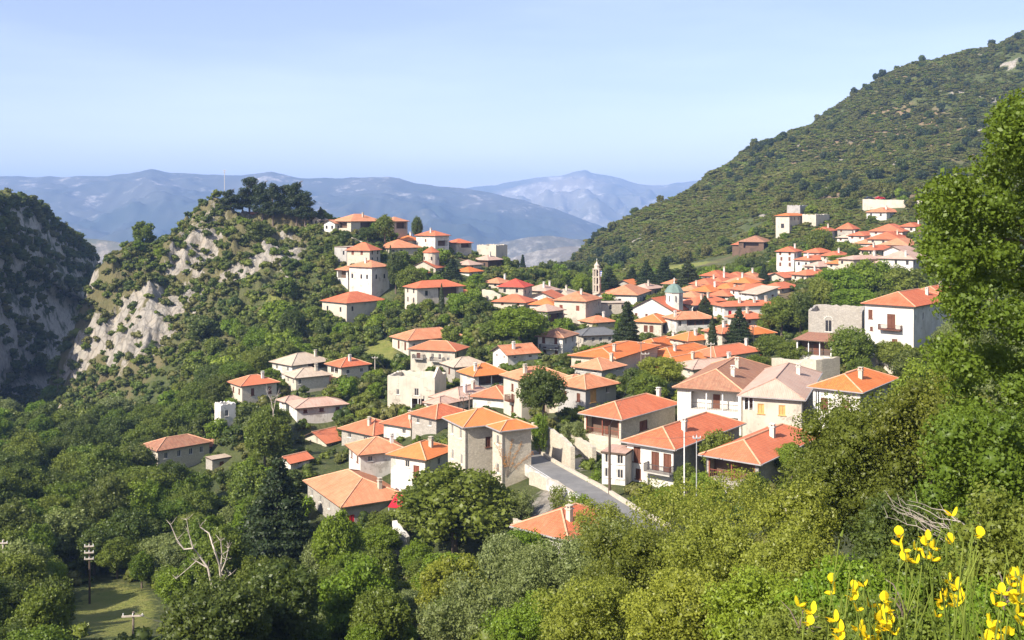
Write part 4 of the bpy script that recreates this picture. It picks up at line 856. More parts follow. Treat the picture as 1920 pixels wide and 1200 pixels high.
rc = curve([P(960, 828, 163), P(1000, 862, 146), P(1045, 890, 134), P(1100, 922, 122), P(1150, 955, 112), P(1230, 1003, 101), P(1330, 1060, 93)])
_, ob = strip_obj('road', rc, (1.9, 2.2), asph, .12, 1.5); tag(ob, None, None, None, 'structure')
_, ob = strip_obj('road_edge_line', [p for p in rc], (-1.65, 1.77), M['whitep'], .124); tag(ob, None, None, None, 'structure')
def wall_along(name, label, pts, off, hgt, thick, deep, mat, cat='wall', **kw):
    n_ = len(pts); mb = MB(); c_ = []
    for i, p in enumerate(pts):
        t = (pts[min(i+1, n_-1)]-pts[max(i-1, 0)]); t.z = 0; t.normalize(); sd_ = Vector((t.y, -t.x, 0)); c_.append((p+sd_*off, p+sd_*(off+thick)))
    for i in range(n_-1):
        (a, b), (c2, d2) = c_[i], c_[i+1]; j = lambda s: Vector((0, 0, s)); h0, h1 = hgt, hgt
        mb.poly([a+j(h0), b+j(h0), d2+j(h1), c2+j(h1)]); mb.poly([a-j(deep), a+j(h0), c2+j(h1), c2-j(deep)]); mb.poly([b+j(h0), b-j(deep), d2-j(deep), d2+j(h1)])
    for (a, b) in (c_[0], c_[-1]): mb.poly([a-Vector((0, 0, deep)), b-Vector((0, 0, deep)), b+Vector((0, 0, hgt)), a+Vector((0, 0, hgt))])
    return tag(mb.build(name, mat), label, cat)
wall_along('parapet', 'low white parapet along the valley side of the road', rc[6:40], -2.35, .5, .4, 4.5, W['s'])
wall_along('kerb', 'pale kerb on the uphill side of the road', rc[8:40], 2.22, .3, .25, 1.2, W['w'], 'kerb')
k = NB('pale_path'); o = k.coord(); pth = k.col(k.mix(k.rng(k.noise(o, 1.2, 6, .7), .35, .65), (.62, .56, .47), (.78, .73, .65)))
pc_ = curve([P(1005, 940, 131), P(1030, 948, 126), P(1060, 965, 120), P(1095, 993, 113)])
_, ob = strip_obj('path', pc_, (1.3, 1.3), pth, .3, 3); tag(ob, None, None, None, 'structure')
def wall_pp(name, label, ps, hgt, thick=.5, deep=3, mat='s', cat='wall'):
    pts = []
    for i in range(len(ps)-1):
        for q in range(6): pts.append(P(*ps[i]).lerp(P(*ps[i+1]), q/6))
    pts.append(P(*ps[-1])); rr = random.Random(len(label)); pts = [p+Vector((0, 0, rr.uniform(-.12, .12))) for p in pts]
    return wall_along(name, label, pts, 0, hgt, thick, deep, W[mat], cat)
wall_pp('retaining_wall', 'rough pale stone retaining wall under the road beside the big leafy tree', [(1000, 905, 137), (1045, 925, 128), (1100, 965, 117), (1150, 1000, 107)], 1.6, .6, 4, 's')
wall_pp('retaining_wall', 'stone terrace wall below the white roadside path', [(955, 985, 122), (990, 1010, 117), (1010, 1030, 112)], 1.5, .5, 3, 's')
wall_pp('retaining_wall', 'high stone wall above the dark road bend', [(1003, 832, 158), (1030, 842, 152), (1058, 862, 146), (1078, 885, 139)], 3.4, .6, 3, 's')
wall_pp('retaining_wall', 'weathered stone wall at the foot of the porch house', [(1062, 835, 154), (1090, 850, 148), (1118, 868, 142)], 2.2, .6, 3, 's')
wall_pp('retaining_wall', 'long pale stone wall under the white terrace', [(1452, 712, 193), (1490, 716, 186), (1530, 718, 181), (1570, 712, 184)], 4.2, .6, 3, 's')
wall_pp('retaining_wall', 'cream stone terrace wall in front of the bright white house', [(1625, 688, 190), (1660, 692, 186), (1700, 690, 184), (1740, 690, 182)], 2.6, .6, 3, 'c')
wall_pp('retaining_wall', 'long cream wall carrying the cliff road above the upper village', [(1618, 390, 474), (1650, 391, 470), (1690, 392, 466), (1740, 394, 462)], 4.2, .8, 3, 'c')
wall_pp('garden_wall', 'low white garden wall below the tower like white house', [(1398, 497, 420), (1425, 500, 412), (1452, 503, 404)], 2.4, .4, 2, 'w')
wall_pp('garden_wall', 'stone garden wall on the slope beneath the dark bushes', [(1470, 958, 100), (1505, 935, 103), (1545, 905, 108)], 1.0, .6, 3, 's')
wall_pp('garden_wall', 'crumbling white wall between big leafy tree and conifer', [(742, 1000, 131), (756, 1018, 129), (768, 1032, 128)], 1.8, .5, 3, 'w')
wall_pp('garden_wall', 'dry stone wall next to the large hilltop house', [(655, 452, 380), (680, 462, 376), (700, 470, 372)], 1.8, .5, 2, 's')
wall_pp('garden_wall', 'dry stone wall left of the pointed red roof', [(906, 560, 318), (925, 563, 314), (940, 572, 308)], 3.0, .5, 2, 's')
mb = MB(); s0 = P(1086, 880, 140); s1 = P(1062, 838, 152)
for i in range(16):
    t = i/16; p = s0.lerp(s1, t); mb.box((p.x, p.y, p.z-.9+.02*i), (3.0, .9, 2.2), R(-25))
tag(mb.build('stairway', W['c']), 'worn stone stairway climbing from the road', 'stairway')

# ------------------------------------------------------------------ poles, masts, cars, wires
def pole(px, py0, py1, d, label, r=.13, mat='pole', arms=0, name='utility_pole', armlen=1.4):
    b_ = P(px, py1, d); t_ = P(px, py0, d); root = empty(name, b_); tag(root, label, 'mast' if 'mast' in name else 'pole', 'poles and wires of the village'); H = t_.z-b_.z
    mb = MB(); mb.tube((0, 0, -4), (0, 0, H), r*1.15, r*.8, 8); mb.build('post', M[mat], root)
    for i in range(arms):
        mb = MB(); mb.box((0, -.15, H-.35-i*.75), (armlen, .12, .14), R(8)); am = mb.build('crossarm', M['dead'] if r > .1 else M[mat], root)
        for s in (-.45, 0, .45):
            q = MB(); q.tube((s*armlen, -.15, H-.3-i*.75), (s*armlen, -.15, H-.1-i*.75), .05); q.build('insulator', M['whitep'], am)
    return t_
pole(168, 1018, 1140, 120, 'dark wooden pole with four short crossarms in the left forest', .14, 'beam', 3, armlen=1.1)
tA = pole(250, 1147, 1200, 95, 'wooden pole with one pale crossarm standing in the meadow', .13, 'pole', 1, armlen=2.0)
tB = pole(361, 1165, 1215, 92, 'wooden pole top with pale crossarm right of the meadow pole', .13, 'pole', 1, armlen=2.2)
pole(6, 1012, 1050, 120, 'pale pole at the very left edge of the forest', .13, 'dead', 1, armlen=1.2)
pole(1143, 798, 935, 120, 'thick dark wooden pole beside the road and the porch house', .17, 'beam', 0)
pole(1283, 800, 900, 116, 'white metal flue pipe rising beside the grey gable wall', .08, 'whitep', 0, 'flue_pipe')
pole(1306, 815, 905, 114, 'thin lamp post with small head between two coral roofs', .06, 'metal', 1, 'lamp_post', .9)
pole(1333, 642, 692, 200, 'wooden pole in front of the flat pink roof', .14, 'dead', 1)
pole(1202, 640, 690, 205, 'thin pole rising over the long orange roof', .1, 'pole', 1)
pole(1210, 660, 750, 182, 'tall wooden pole among the trees right of the long stone building', .13, 'pole', 1)
pole(1412, 610, 650, 238, 'wooden pole beside the little orange shed', .13, 'dead', 1)
pole(703, 668, 722, 238, 'pale pole in the trees right of the left cluster', .12, 'dead', 1)
pole(789, 738, 775, 205, 'concrete post in front of the white ruin', .12, 'concrete', 0)
pole(880, 735, 762, 186, 'short pole on the sprawling pink roof', .1, 'pole', 1)
pole(1085, 640, 700, 236, 'thin pole right of the brown roofed white house', .09, 'pole', 1)
pole(1661, 668, 712, 188, 'lamp post before the cream terrace wall', .07, 'beam', 0, 'lamp_post')
pole(1568, 815, 858, 134, 'dark pole at the corner of the pale pink roof', .1, 'beam', 1)
pole(869, 742, 780, 180, 'thin pole with bracket above the coral roof', .06, 'beam', 1)
pole(421, 318, 404, 414, 'thin lattice radio mast beside the hilltop pines', .16, 'metal', 2, 'radio_mast', 1.2)
pole(581, 382, 412, 405, 'small pole on the hilltop right of the pines', .12, 'pole', 1)
def car(px, py, d, rz, mat, label):
    p = P(px, py, d); root = empty('parked_car', p, R(rz)); tag(root, label, 'car', 'cars parked on the cliff road')
    mb = MB(); pr = [(-2.1, .35), (-2.1, .85), (-1.3, .95), (-.8, 1.42), (.7, 1.42), (1.2, .95), (2.05, .8), (2.1, .35)]
    for s in (-.85, .85): mb.poly([(x, s, z) for x, z in (pr if s < 0 else pr[::-1])])
    for i in range(len(pr)): a_, b_ = pr[i], pr[(i+1) % len(pr)]; mb.poly([(a_[0], .85, a_[1]), (b_[0], .85, b_[1]), (b_[0], -.85, b_[1]), (a_[0], -.85, a_[1])])
    mb.build('body', M[mat], root)
    for x in (-1.3, 1.3):
        for y in (-.8, .8): q = MB(); q.tube((x, y-.1, .32), (x, y+.1, .32), .33, n=12); q.build('wheel', M['tyre'], root)
    for y in (-.87, .87): q = MB(); q.box((0, y, 1.15), (1.7, .02, .36)); q.build('window', M['glass'], root)
car(1650, 374, 474, 4, 'red', 'small red car parked on the cliff road')
car(1630, 374, 475, 2, 'dark', 'dark blue car parked left of the red car')
def wire(p, q, sag, label):
    mb = MB(); pr = None
    for i in range(13):
        t = i/12; v = p.lerp(q, t)-Vector((0, 0, sag*4*t*(1-t)))
        if pr: mb.tube(pr, v, .018, n=4)
        pr = v
    tag(mb.build('cable', M['iron']), label, 'cable')
wire(tA, tB, .5, 'thin cable sagging between the two meadow poles')
wire(P(1202, 642, 205), P(1333, 644, 200), 1.0, 'thin cable hanging over the orange roofs')
wire(P(1143, 799, 120), P(1202, 642, 205), 1.2, 'thin cable running uphill from the thick dark pole')
wire(P(1143, 800, 120), P(1306, 816, 114), .8, 'thin cable between the thick dark pole and the lamp post')
wire(P(1210, 662, 182), P(1333, 643, 200), .8, 'thin cable over the flat pink roof')
wire(P(703, 669, 238), P(789, 739, 205), 1.0, 'thin cable hanging across the trees to the white ruin')
wire(P(880, 736, 186), P(1085, 641, 236), 1.5, 'thin cable above the pavilion house roof')
wire(P(1568, 816, 134), P(1661, 669, 188), 1.0, 'thin cable above the bright orange roof')
sr = empty('satellite_dish', P(1306, 580, 258), R(200)); tag(sr, 'dark satellite dish on the salmon roof right of the church', 'satellite dish')
mb = MB(); mb.lathe([(.05, 0), (.5, .08), (.85, .25), (.95, .38)], (0, 0, 0), 14); mb.build('dish', M['dark'], sr, Matrix.Rotation(R(60), 4, 'X'))
mb = MB(); mb.tube((0, 0, -1.4), (0, 0, 0), .05); mb.build('mount', M['iron'], sr)
mb = MB()
cn = empty('awning', P(753, 948, 147), R(-20)); tag(cn, 'bright red awning beside the wide salmon roof', 'awning')
mb = MB(); mb.poly([(-1.6, -1.2, 0), (1.6, -1.2, .05), (1.6, 1.4, 1.1), (-1.6, 1.4, 1.1)]); mb.poly([(-1.6, -1.2, -.08), (-1.6, 1.4, 1.02), (1.6, 1.4, 1.02), (1.6, -1.2, -.03)]); mb.poly([(-1.6, -1.2, 0), (-1.6, -1.2, -.08), (1.6, -1.2, -.03), (1.6, -1.2, .05)]); mb.build('cover', M['red'], cn)
for s in (-1.5, 1.5): q = MB(); q.tube((s, -1.1, -3), (s, -1.1, -.1), .05); q.build('post', M['whitep'], cn)
for h in HS:                                    # placement report
    cs = [h['c']+h['ex']*h['a']/2*s+h['ey_']*h['b']/2*t for s, t in ((1, -1), (-1, -1), (1, 1))]
    g = [hz(q.x, q.y)-h['zb'] for q in cs]
    if g[0] > 1.2 or min(g) < -3 or max(g) > 4: print('HOUSE', h['L'], h['ey'], 'a%.1f b%.1f H%.1f' % (h['a'], h['b'], h['H']), ['%.1f' % q for q in g])

# ------------------------------------------------------------------ vegetation meshes
def rdir(n): v = rng.normal(size=(n, 3)); return v/np.linalg.norm(v, axis=1, keepdims=True)
def ico(sub=2):
    import bmesh
    bm = bmesh.new(); bmesh.ops.create_icosphere(bm, subdivisions=sub, radius=1); bm.verts.ensure_lookup_table()
    V = np.array([v.co[:] for v in bm.verts]); Fc = np.array([[v.index for v in f.verts] for f in bm.faces]); bm.free(); return V, Fc
IV, IF = ico(2)
def leaves(cen, nrm, size, v, flat=.5):
    """leaf sized quads (bent into two triangles) around centres"""
    n = len(cen); nn = nrm*flat+rdir(n)*(1-flat)*1.2; nn /= np.linalg.norm(nn, axis=1, keepdims=True)
    t = np.cross(nn, rdir(n)); t /= np.linalg.norm(t, axis=1, keepdims=True); b = np.cross(nn, t)
    s = (size*rng.uniform(.6, 1.35, n))[:, None]; l = s*rng.uniform(.9, 1.5, (n, 1))
    p0 = cen-t*l*.5; p2 = cen+t*l*.5; p1 = cen-b*s*.42+nn*s*.12; p3 = cen+b*s*.42+nn*s*.12
    V = np.stack([p0, p1, p2, p3], 1).reshape(-1, 3); Q = np.arange(4*n).reshape(-1, 4)
    return V, Q, np.repeat(v, 4)
def crown(subs, per, size, seed, thick=.35, flat=.45):
    """subs: list of (centre, radii) clumps; returns leaf quads over every clump"""
    Vs, Qs, vs = [], [], []; off = 0
    C_ = np.array([s[0] for s in subs]); R_ = np.array([s[1] for s in subs])
    for i, (c, r) in enumerate(subs):
        n = int(per*(r[0]*r[1]*r[2])**(2/3)); d = rdir(n); rad = 1-thick*rng.random(n)**1.6
        nb = vn(d[:, 0]*2.2+i*3+seed, d[:, 1]*2.2, d[:, 2]*2.2); rad = rad*(.78+.42*nb)
        p = c+d*r*rad[:, None]
        keep = np.ones(n, bool)
        for j in range(len(subs)):
            if j != i: keep &= (((p-C_[j])/(R_[j]*.72))**2).sum(1) > 1
        p, d2 = p[keep], d[keep]; clump = rng.random()
        v = np.clip(.55*clump+.45*rng.random(len(p)), 0, 1)
        V, Q, a = leaves(p, d2, size, v, flat); Vs.append(V); Qs.append(Q+off); vs.append(a); off += len(V)
    return np.concatenate(Vs), np.concatenate(Qs), np.concatenate(vs)
def cores(subs, f=.66, seed=0):
    Vs, Fs = [], []; off = 0
    for i, (c, r) in enumerate(subs):
        w_ = .7+.6*vn(IV[:, 0]*2+i+seed, IV[:, 1]*2, IV[:, 2]*2); V = c+IV*r*f*w_[:, None]; Vs.append(V); Fs.append(IF+off); off += len(V)
    return np.concatenate(Vs), np.concatenate(Fs)
def tri_quads(V, Fc): return V, np.c_[Fc, Fc[:, 2]]
def veg_mesh(name, subs, per, size, seed=0, core=.62, mats=1, flat=.45, thick=.35):
    V, Q, v = crown(subs, per, size, seed, thick, flat)
    me = bpy.data.meshes.new(name); faces = Q
    if core:
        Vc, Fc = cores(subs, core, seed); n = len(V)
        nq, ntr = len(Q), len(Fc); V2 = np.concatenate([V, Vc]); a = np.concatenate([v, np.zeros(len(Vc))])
        loops = np.concatenate([Q.ravel(), (Fc+n).ravel()]); starts = np.concatenate([np.arange(nq)*4, nq*4+np.arange(ntr)*3]); tot = np.concatenate([np.full(nq, 4), np.full(ntr, 3)])
    else: V2, a, loops, starts, tot = V, v, Q.ravel(), np.arange(len(Q))*4, np.full(len(Q), 4)
    me.vertices.add(len(V2)); me.vertices.foreach_set('co', V2.astype(np.float32).ravel())
    me.loops.add(len(loops)); me.loops.foreach_set('vertex_index', loops.astype(np.int32))
    me.polygons.add(len(starts)); me.polygons.foreach_set('loop_start', starts.astype(np.int32)); me.polygons.foreach_set('loop_total', tot.astype(np.int32))
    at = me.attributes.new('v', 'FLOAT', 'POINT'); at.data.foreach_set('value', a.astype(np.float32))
    me.materials.append(None); me.update(calc_edges=True); return me
def broad_subs(rx, rz, h, n, lob=.42, seed=0):
    """clumps for a broadleaf crown of half width rx, half height rz, centre at height h"""
    r_ = np.random.default_rng(seed); out = []
    for i in range(n):
        z = 1-1.75*(i+.5)/n; t = i*2.399+r_.uniform(-.4, .4); q = math.sqrt(max(0, 1-min(1, z*z))); k_ = r_.uniform(.55, .9)
        c = np.array([math.cos(t)*q*rx*k_, math.sin(t)*q*rx*k_, h+z*rz*k_]); s = lob*r_.uniform(.75, 1.25)
        out.append((c, np.array([rx*s, rx*s, (rx+rz)/2*s*.85])))
    out.append((np.array([0, 0, h]), np.array([rx*.55, rx*.55, rz*.6]))); return out
def trunk_mesh(name, h, r, crown_r, n=6, seed=0, lean=.1):
    r_ = random.Random(seed); mb = MB(); top = Vector((r_.uniform(-lean, lean)*h, r_.uniform(-lean, lean)*h, h))
    mid = top*.5+Vector((r_.uniform(-.1, .1), r_.uniform(-.1, .1), 0))*r*4
    mb.tube((0, 0, -1.2), mid, r*1.25, r*.85, 8); mb.tube(mid, top, r*.85, r*.5, 8)
    for i in range(n):
        s = mid.lerp(top, r_.uniform(.2, 1)); a = r_.uniform(0, 6.28); e = s+Vector((math.cos(a), math.sin(a), r_.uniform(.4, 1.1)))*crown_r*r_.uniform(.4, .7)
        m2 = s.lerp(e, .5)+Vector((0, 0, .15*crown_r)); mb.tube(s, m2, r*.45, r*.3, 6); mb.tube(m2, e, r*.3, r*.1, 5)
    me = bpy.data.meshes.new(name); me.from_pydata(mb.v, [], mb.f); me.materials.append(M['bark']); me.update(); return me
# unit trees: 8 m tall, scaled per tree
BT = []
for i in range(6):
    rx, rz, h, n = [(3.4, 3.1, 4.9, 20), (3.0, 3.6, 4.6, 22), (3.9, 2.9, 5.0, 24), (3.3, 3.4, 4.6, 18), (2.7, 3.7, 4.4, 18), (3.7, 3.3, 4.7, 26)][i]
    BT.append((veg_mesh('crown', broad_subs(rx*1.03, rz*1.03, h, n*2+4, [.33, .3, .29, .34, .33, .27][i], i), 215, .235, i, .5, thick=.5), trunk_mesh('trunk', 3.6, .22, 3, 6, i)))
def conifer_subs(h, r, tiers, seed, narrow=False):
    r_ = np.random.default_rng(seed); out = []
    for i in range(tiers):
        z = .12+(i/(tiers-1))*.84; rr_ = r*(1-z)**.85+.12*r; k_ = 1 if narrow else max(3, int(7*(1-z)+2))
        for j in range(k_):
            t = 6.283*j/k_+r_.uniform(0, 1); q = 0 if narrow else rr_*r_.uniform(.45, .72)
            w_ = rr_ if narrow else rr_*.62
            out.append((np.array([math.cos(t)*q, math.sin(t)*q, z*h-(0 if narrow else q*.22)]), np.array([w_, w_, h/tiers*(.95 if narrow else .42)+.1])))
    return out
FIR = [(veg_mesh('crown', conifer_subs(8, 2.6, 13, i), 900, .17, i, .62, thick=.6), trunk_mesh('trunk', 7.4, .2, .3, 0, i, .01)) for i in range(2)]
CYP = (veg_mesh('crown', [(np.array([0, 0, .9+i*.82]), np.array([1, 1, .9])*np.array([w_, w_, 1])) for i, w_ in enumerate([.75, 1.0, 1.1, 1.08, 1.0, .86, .68, .46, .24])], 420, .16, 5, .75), trunk_mesh('trunk', 2, .16, .2, 0, 1, .01))
def pine_subs(seed):
    r_ = np.random.default_rng(seed); out = []
    for i in range(30):
        z = r_.uniform(2.2, 7.9); q = max(.2, 1.7*(1-((z-3.6)/4.8)**2)+.2)*r_.uniform(.2, 1); t = r_.uniform(0, 6.28); out.append((np.array([math.cos(t)*q, math.sin(t)*q, z]), np.array([.95, .95, .6])*r_.uniform(.7, 1.2)))
    return out
PINE = [(veg_mesh('crown', pine_subs(i), 330, .2, i, .5), trunk_mesh('trunk', 7.6, .17, 1.3, 9, i, .03)) for i in range(3)]
BUSH = [veg_mesh('bush', broad_subs(1.2, .85, .75, 7, .5, i+20), 200, .22, i, .7) for i in range(3)]
SHR = [veg_mesh('shrub_leaves', broad_subs(1.25, .9, .7, 4, .6, i+40), 60, .42, i, .8) for i in range(3)]
FAR = [veg_mesh('far_crown', broad_subs(3.4, 3.0, 3.9, 9, .5, i+60), 60, .55, i, .72) for i in range(3)]

# ------------------------------------------------------------------ trees one can point at
placed = []          # px, top, bottom, half width, d of everything standing
def tname(mat): return {'pine': 'dark', 'oak': 'deep green', 'dark': 'dark green', 'mid': 'green', 'lush': 'bright green', 'olive': 'yellow green', 'grey': 'grey green', 'rust': 'rusty green', 'shrub': 'dull green'}[mat]
def put_tree(name, proto, loc, s, rz, mat, label, cat='tree', group=None):
    crown_me, trunk_me = proto
    root = empty(name, loc, rz); root.scale = s; tag(root, label, cat, group)
    c = bpy.data.objects.new('crown', crown_me); link(c, root); c.material_slots[0].link = 'OBJECT'; c.material_slots[0].material = LF[mat]
    t = bpy.data.objects.new('trunk', trunk_me); link(t, root)
    return root
def named(kind, px, ptop, pbot, wpx, d, mat, label, idx=0):
    p = P(px, pbot, d); z = hz(p.x, p.y); zb = min(z, p.z+1.0) if kind not in ('mast',) else p.z; zb = max(zb, p.z-4)
    H = (HOR-ptop)/F*d-zb; w_ = wpx/F*d
    if kind == 'broad': pr, uh, uw, nm = BT[idx % 6], 8.2, 6.9, 'broadleaf_tree'
    elif kind == 'fir': pr, uh, uw, nm = FIR[idx % 2], 8.3, 5.0, 'fir_tree'
    elif kind == 'cyp': pr, uh, uw, nm = CYP, 8.3, 2.2, 'cypress'
    else: pr, uh, uw, nm = PINE[idx % 3], 8.4, 4.4, 'pine_tree'
    placed.append((px, ptop, pbot, wpx/2, d)); NAMED.append((px, (ptop+pbot)/2, label))
    return put_tree(nm, pr, (p.x, p.y, zb), (w_/uw, w_/uw, H/uh), idx*1.7, mat, label, 'tree')
NAMED = []
NT = """
broad 857 872 1050 205 124 mid|huge round green tree in front of the stone tower house|5
fir 520 850 1085 150 130 pine|tall dark conifer standing left of the wide salmon roof|0
broad 1017 690 800 86 164 dark|dense dark tree beside the house with red wooden gates|0
fir 1176 560 668 62 234 pine|tall shaggy conifer between the slate roof and the orange roofs|1
cyp 1336 590 655 22 233 pine|slim dark cypress right of the balcony house|0
fir 1386 572 652 52 236 pine|pointed spruce right of the slim cypress|0
cyp 828 530 596 13 300 pine|thin cypress in front of the cream house on the hill|0
cyp 732 458 512 15 343 pine|thin cypress right of the small stone tower|0
fir 848 482 545 46 352 pine|dark fir right of the round apse church|1
broad 1596 608 706 84 186 mid|round green tree before the square stone ruin|3
broad 1575 500 590 80 272 lush|large round tree, left one of the dense group below the upper village|2
broad 1630 486 585 96 276 lush|largest round tree in the dense group below the upper village|5
broad 1690 500 590 88 272 mid|right tree of the dense group below the upper village|0
broad 1540 520 600 60 262 mid|smaller tree at the left end of the dense group|1
broad 1605 540 600 80 255 lush|low leafy tree in front of the dense group|2
broad 1660 545 600 70 252 dark|low dark tree at the right foot of the dense group|4
broad 1465 560 640 74 248 mid|green tree left of the square stone ruin|0
broad 1500 545 640 60 246 dark|dark tree touching the top left of the square stone ruin|4
broad 1445 625 690 64 228 mid|rounded tree right of the spruce and the orange shed|3
broad 1490 640 700 60 206 mid|tree directly left of the white terrace|2
broad 1420 665 706 60 190 mid|low tree behind the weathered brown roof|1
broad 1240 668 752 76 174 olive|yellow green tree right of the long stone building|2
broad 1188 690 752 66 172 dark|dark tree at the corner of the long stone building|4
broad 1215 700 765 70 168 mid|leafy tree behind the porch house roof|0
fir 1212 485 560 44 356 pine|dark fir left of the green dome|0
fir 1245 478 560 50 372 pine|dark fir right behind the green dome|1
fir 1290 485 566 56 344 pine|broad dark fir right of the green dome|0
fir 1185 500 545 36 385 pine|small dark fir above the bright orange roof|1
fir 1142 500 566 48 352 pine|dark fir touching the right side of the bell tower|0
fir 1432 493 530 22 352 pine|little spruce among the far coral roofs|1
fir 1322 552 590 32 282 pine|dark spruce left of the long white house|0
broad 1090 510 560 36 350 lush|bright tree left of the bell tower|3
broad 782 403 436 22 394 dark|lone round tree on the skyline of the ridge|3
broad 722 402 456 44 380 mid|tree in front of the large hilltop house|1
broad 690 425 460 30 378 dark|dark bush like tree right under the hilltop house|2
broad 742 470 540 40 338 dark|dark tree between tower house and church|4
broad 770 500 560 50 328 mid|tree below the round apse church|0
broad 975 575 650 88 246 lush|wide bright tree left of the dark gallery house|2
broad 925 600 660 60 255 mid|rounded tree left of the wide bright tree|1
broad 1335 705 752 50 180 mid|little tree below the flat pink roof|1
broad 1125 755 830 30 152 lush|young tree left of the porch house|3
broad 1012 775 850 40 150 lush|slim bright tree right of the stone tower house roof|4
broad 1480 490 525 60 395 mid|tree below the tower like white house|2
broad 1538 425 490 52 400 mid|tree left of the narrow white house|3
broad 1580 478 500 50 368 lush|low tree under the white pavilion|2
pine 432 352 408 40 408 pine|small pine at the left end of the hilltop group|0
pine 455 358 408 36 410 pine|pine second from the left in the hilltop group|1
pine 468 330 408 46 412 pine|tall pine with rounded top in the hilltop group|2
pine 492 336 410 44 408 pine|pine left of the middle of the hilltop group|0
pine 512 342 412 44 405 pine|middle pine of the hilltop group|1
pine 535 345 414 42 408 pine|narrow pine right of the middle of the hilltop group|2
pine 556 336 414 54 404 pine|broad crowned pine at the right of the hilltop group|0
pine 572 362 416 40 402 pine|lower pine at the right end of the hilltop group|1
fir 601 386 415 16 404 pine|tiny dark fir right of the hilltop pines|0
fir 980 475 515 20 520 pine|small fir on the saddle skyline|1
""".strip().splitlines()
for ln in NT:
    a_, lb, ix = ln.split('|'); q = a_.split(); named(q[0], *[float(v) for v in q[1:6]], q[6], lb, int(ix))

# ------------------------------------------------------------------ scatter
hb_ = [(min(h['L'], h['M'])-6*150/h['d'], max(h['R'], h['M'])+6*150/h['d'], h['ey']-22*150/h['d'], h['ey']+(h['by']-h['ey'])*(.92 if h['d'] < 275 else .75), h['d'], h) for h in HS]
roadp = [p for p in rc]+[p for p in pc_]
def ok_spot(x, y, z, top, rw, slack=.25):
    px, pb = proj((x, y, z)); _, pt_ = proj((x, y, z+top)); w_ = rw/y*F
    for (l, r, t, b, d, h) in hb_:
        v = Vector((x, y, 0))-h['c']; v.z = 0
        u1, u2 = abs(v.dot(h['ex'])), abs(v.dot(h['ey_']))
        if u1 < h['a']/2+.6+rw*.25 and u2 < h['b']/2+.6+rw*.25: return False
        if y < d+2 and y > d*.3:
            ox = min(px+w_*.75, r)-max(px-w_*.75, l); oy = min(pb, b)-max(pt_+w_*.15, t)
            if ox > 0 and oy > 0 and ox*oy > slack*.25*(r-l)*(b-t): return False
    for q in roadp:
        if abs(x-q.x) < 3.5+rw*.4 and abs(y-q.y) < 4: return False
        if y < q.y and q.y < 165 and abs(px-proj(q)[0]) < w_*.6 and pt_ < proj(q)[1]-4 < pb+10: return False
    for (a, t, b, w2, d) in placed:
        if abs(d-y) < 5 and abs(px-a) < (w2+w_)*.45: return False
        if y < d-2 and y > d*.35 and abs(px-a) < (w2+w_)*.7 and pt_ < b-(b-t)*.35 and pb > t: return False
    return True
def region(px, d, y=None):
    """how thickly trees and bushes grow: (tree, bush) chances"""
    if 200 < px and d > 500: return 0, 0
    if px < 110 and d > 275: return (.9, .6) if d < 520 else (0, 0)
    if 60 <= px < 590 and 325 < d < 430: return .06, .5          # rocky hill
    if px < 560 and d <= 322: return (.93, .5)
    if px < 760 and d < 235: return (.95, .5)
    if d > 430: return .1, .7
    if 880 < px < 1480 and 180 < d < 350: return .3, .7
    if d < 105 : return (.75, .6)
    return .62, .75
trees = []; shr = []
def grid(d0, d1, cell, fn, jit=.9, p0=-60, p1=1980):
    y = d0
    while y < d1:
        c = cell(y); x0, x1 = (p0-960)/F*y, (p1-960)/F*y; x = x0
        while x < x1:
            fn(x+random.uniform(-.5, .5)*c*jit, y+random.uniform(-.5, .5)*c*jit); x += c
        y += c
def mead(px, d): return ((px-215)/90)**2+((d-112)/16)**2 < 1 or ((px-1300)/95)**2+((d-450)/32)**2 < 1 or ((px-712)/34)**2+((d-268)/12)**2 < 1 or ((px-440)/26)**2+((d-172)/9)**2 < 1
def tr(x, y):
    px = 960+F*x/y; a, b = region(px, y); n_ = float(fbm(np.array([x*.04]), np.array([y*.04]), 3, 3)[0])
    if mead(px, y) or random.random() > a*(.55+.9*n_): return
    if y < 100 and px > 850: return
    if 120 < px < 305 and y < 122: return
    if 225 < px < 410 and y < 104: return
    if 95 < px < 330 and 283 < y < 352: return
    if 60 < px < 600 and y > 320 and rock_at(px, y) > .5: return
    s = (.45+.75*random.random()**1.3) if (px < 560 or y < 200) else random.uniform(.38, .8)
    if y < 110: s *= .75
    z = hz(x, y)
    if px < 110 and y > 320 and z > -40: return
    if not ok_spot(x, y, z, 7.6*s, 3.2*s): return
    trees.append((x, y, z, s, n_))
grid(72, 520, lambda y: 5.0 if y < 200 else 5.2 if y < 300 else 6.0, tr)
vis = [t for t in trees if -40 < 960+F*t[0]/t[1] < 1960 and HOR-F*(t[2]+6*t[3])/t[1] < 1230]
vis.sort(key=lambda t: -t[3]*6/t[1]); 
NI = 250
def matfor(px, d, n_):
    r_ = random.random()
    if px < 600 and d < 260: k_ = ['dark', 'mid', 'dark', 'mid', 'oak', 'dark'][int(r_*6)] if n_ > .44 else ['mid', 'oak', 'lush', 'dark', 'grey', 'mid'][int(r_*6)]
    elif d < 110: k_ = ['grey', 'mid', 'lush', 'olive'][int(r_*4)]
    elif d < 330: k_ = ['mid', 'lush', 'mid', 'lush', 'dark', 'grey'][int(r_*6)]
    else: k_ = ['mid', 'dark', 'mid', 'shrub'][int(r_*4)]
    return k_
marks = [((min(h['L'], h['M'])+h['R'])/2, (h['ey']+h['by'])/2, h['label']) for h in HS if not h['wing']]
marks += [(395, 1040, 'bare dead tree'), (215, 1150, 'sunlit meadow'), (168, 1070, 'dark pole with crossarms'), (857, 960, 'huge round green tree'), (520, 960, 'tall dark conifer')]
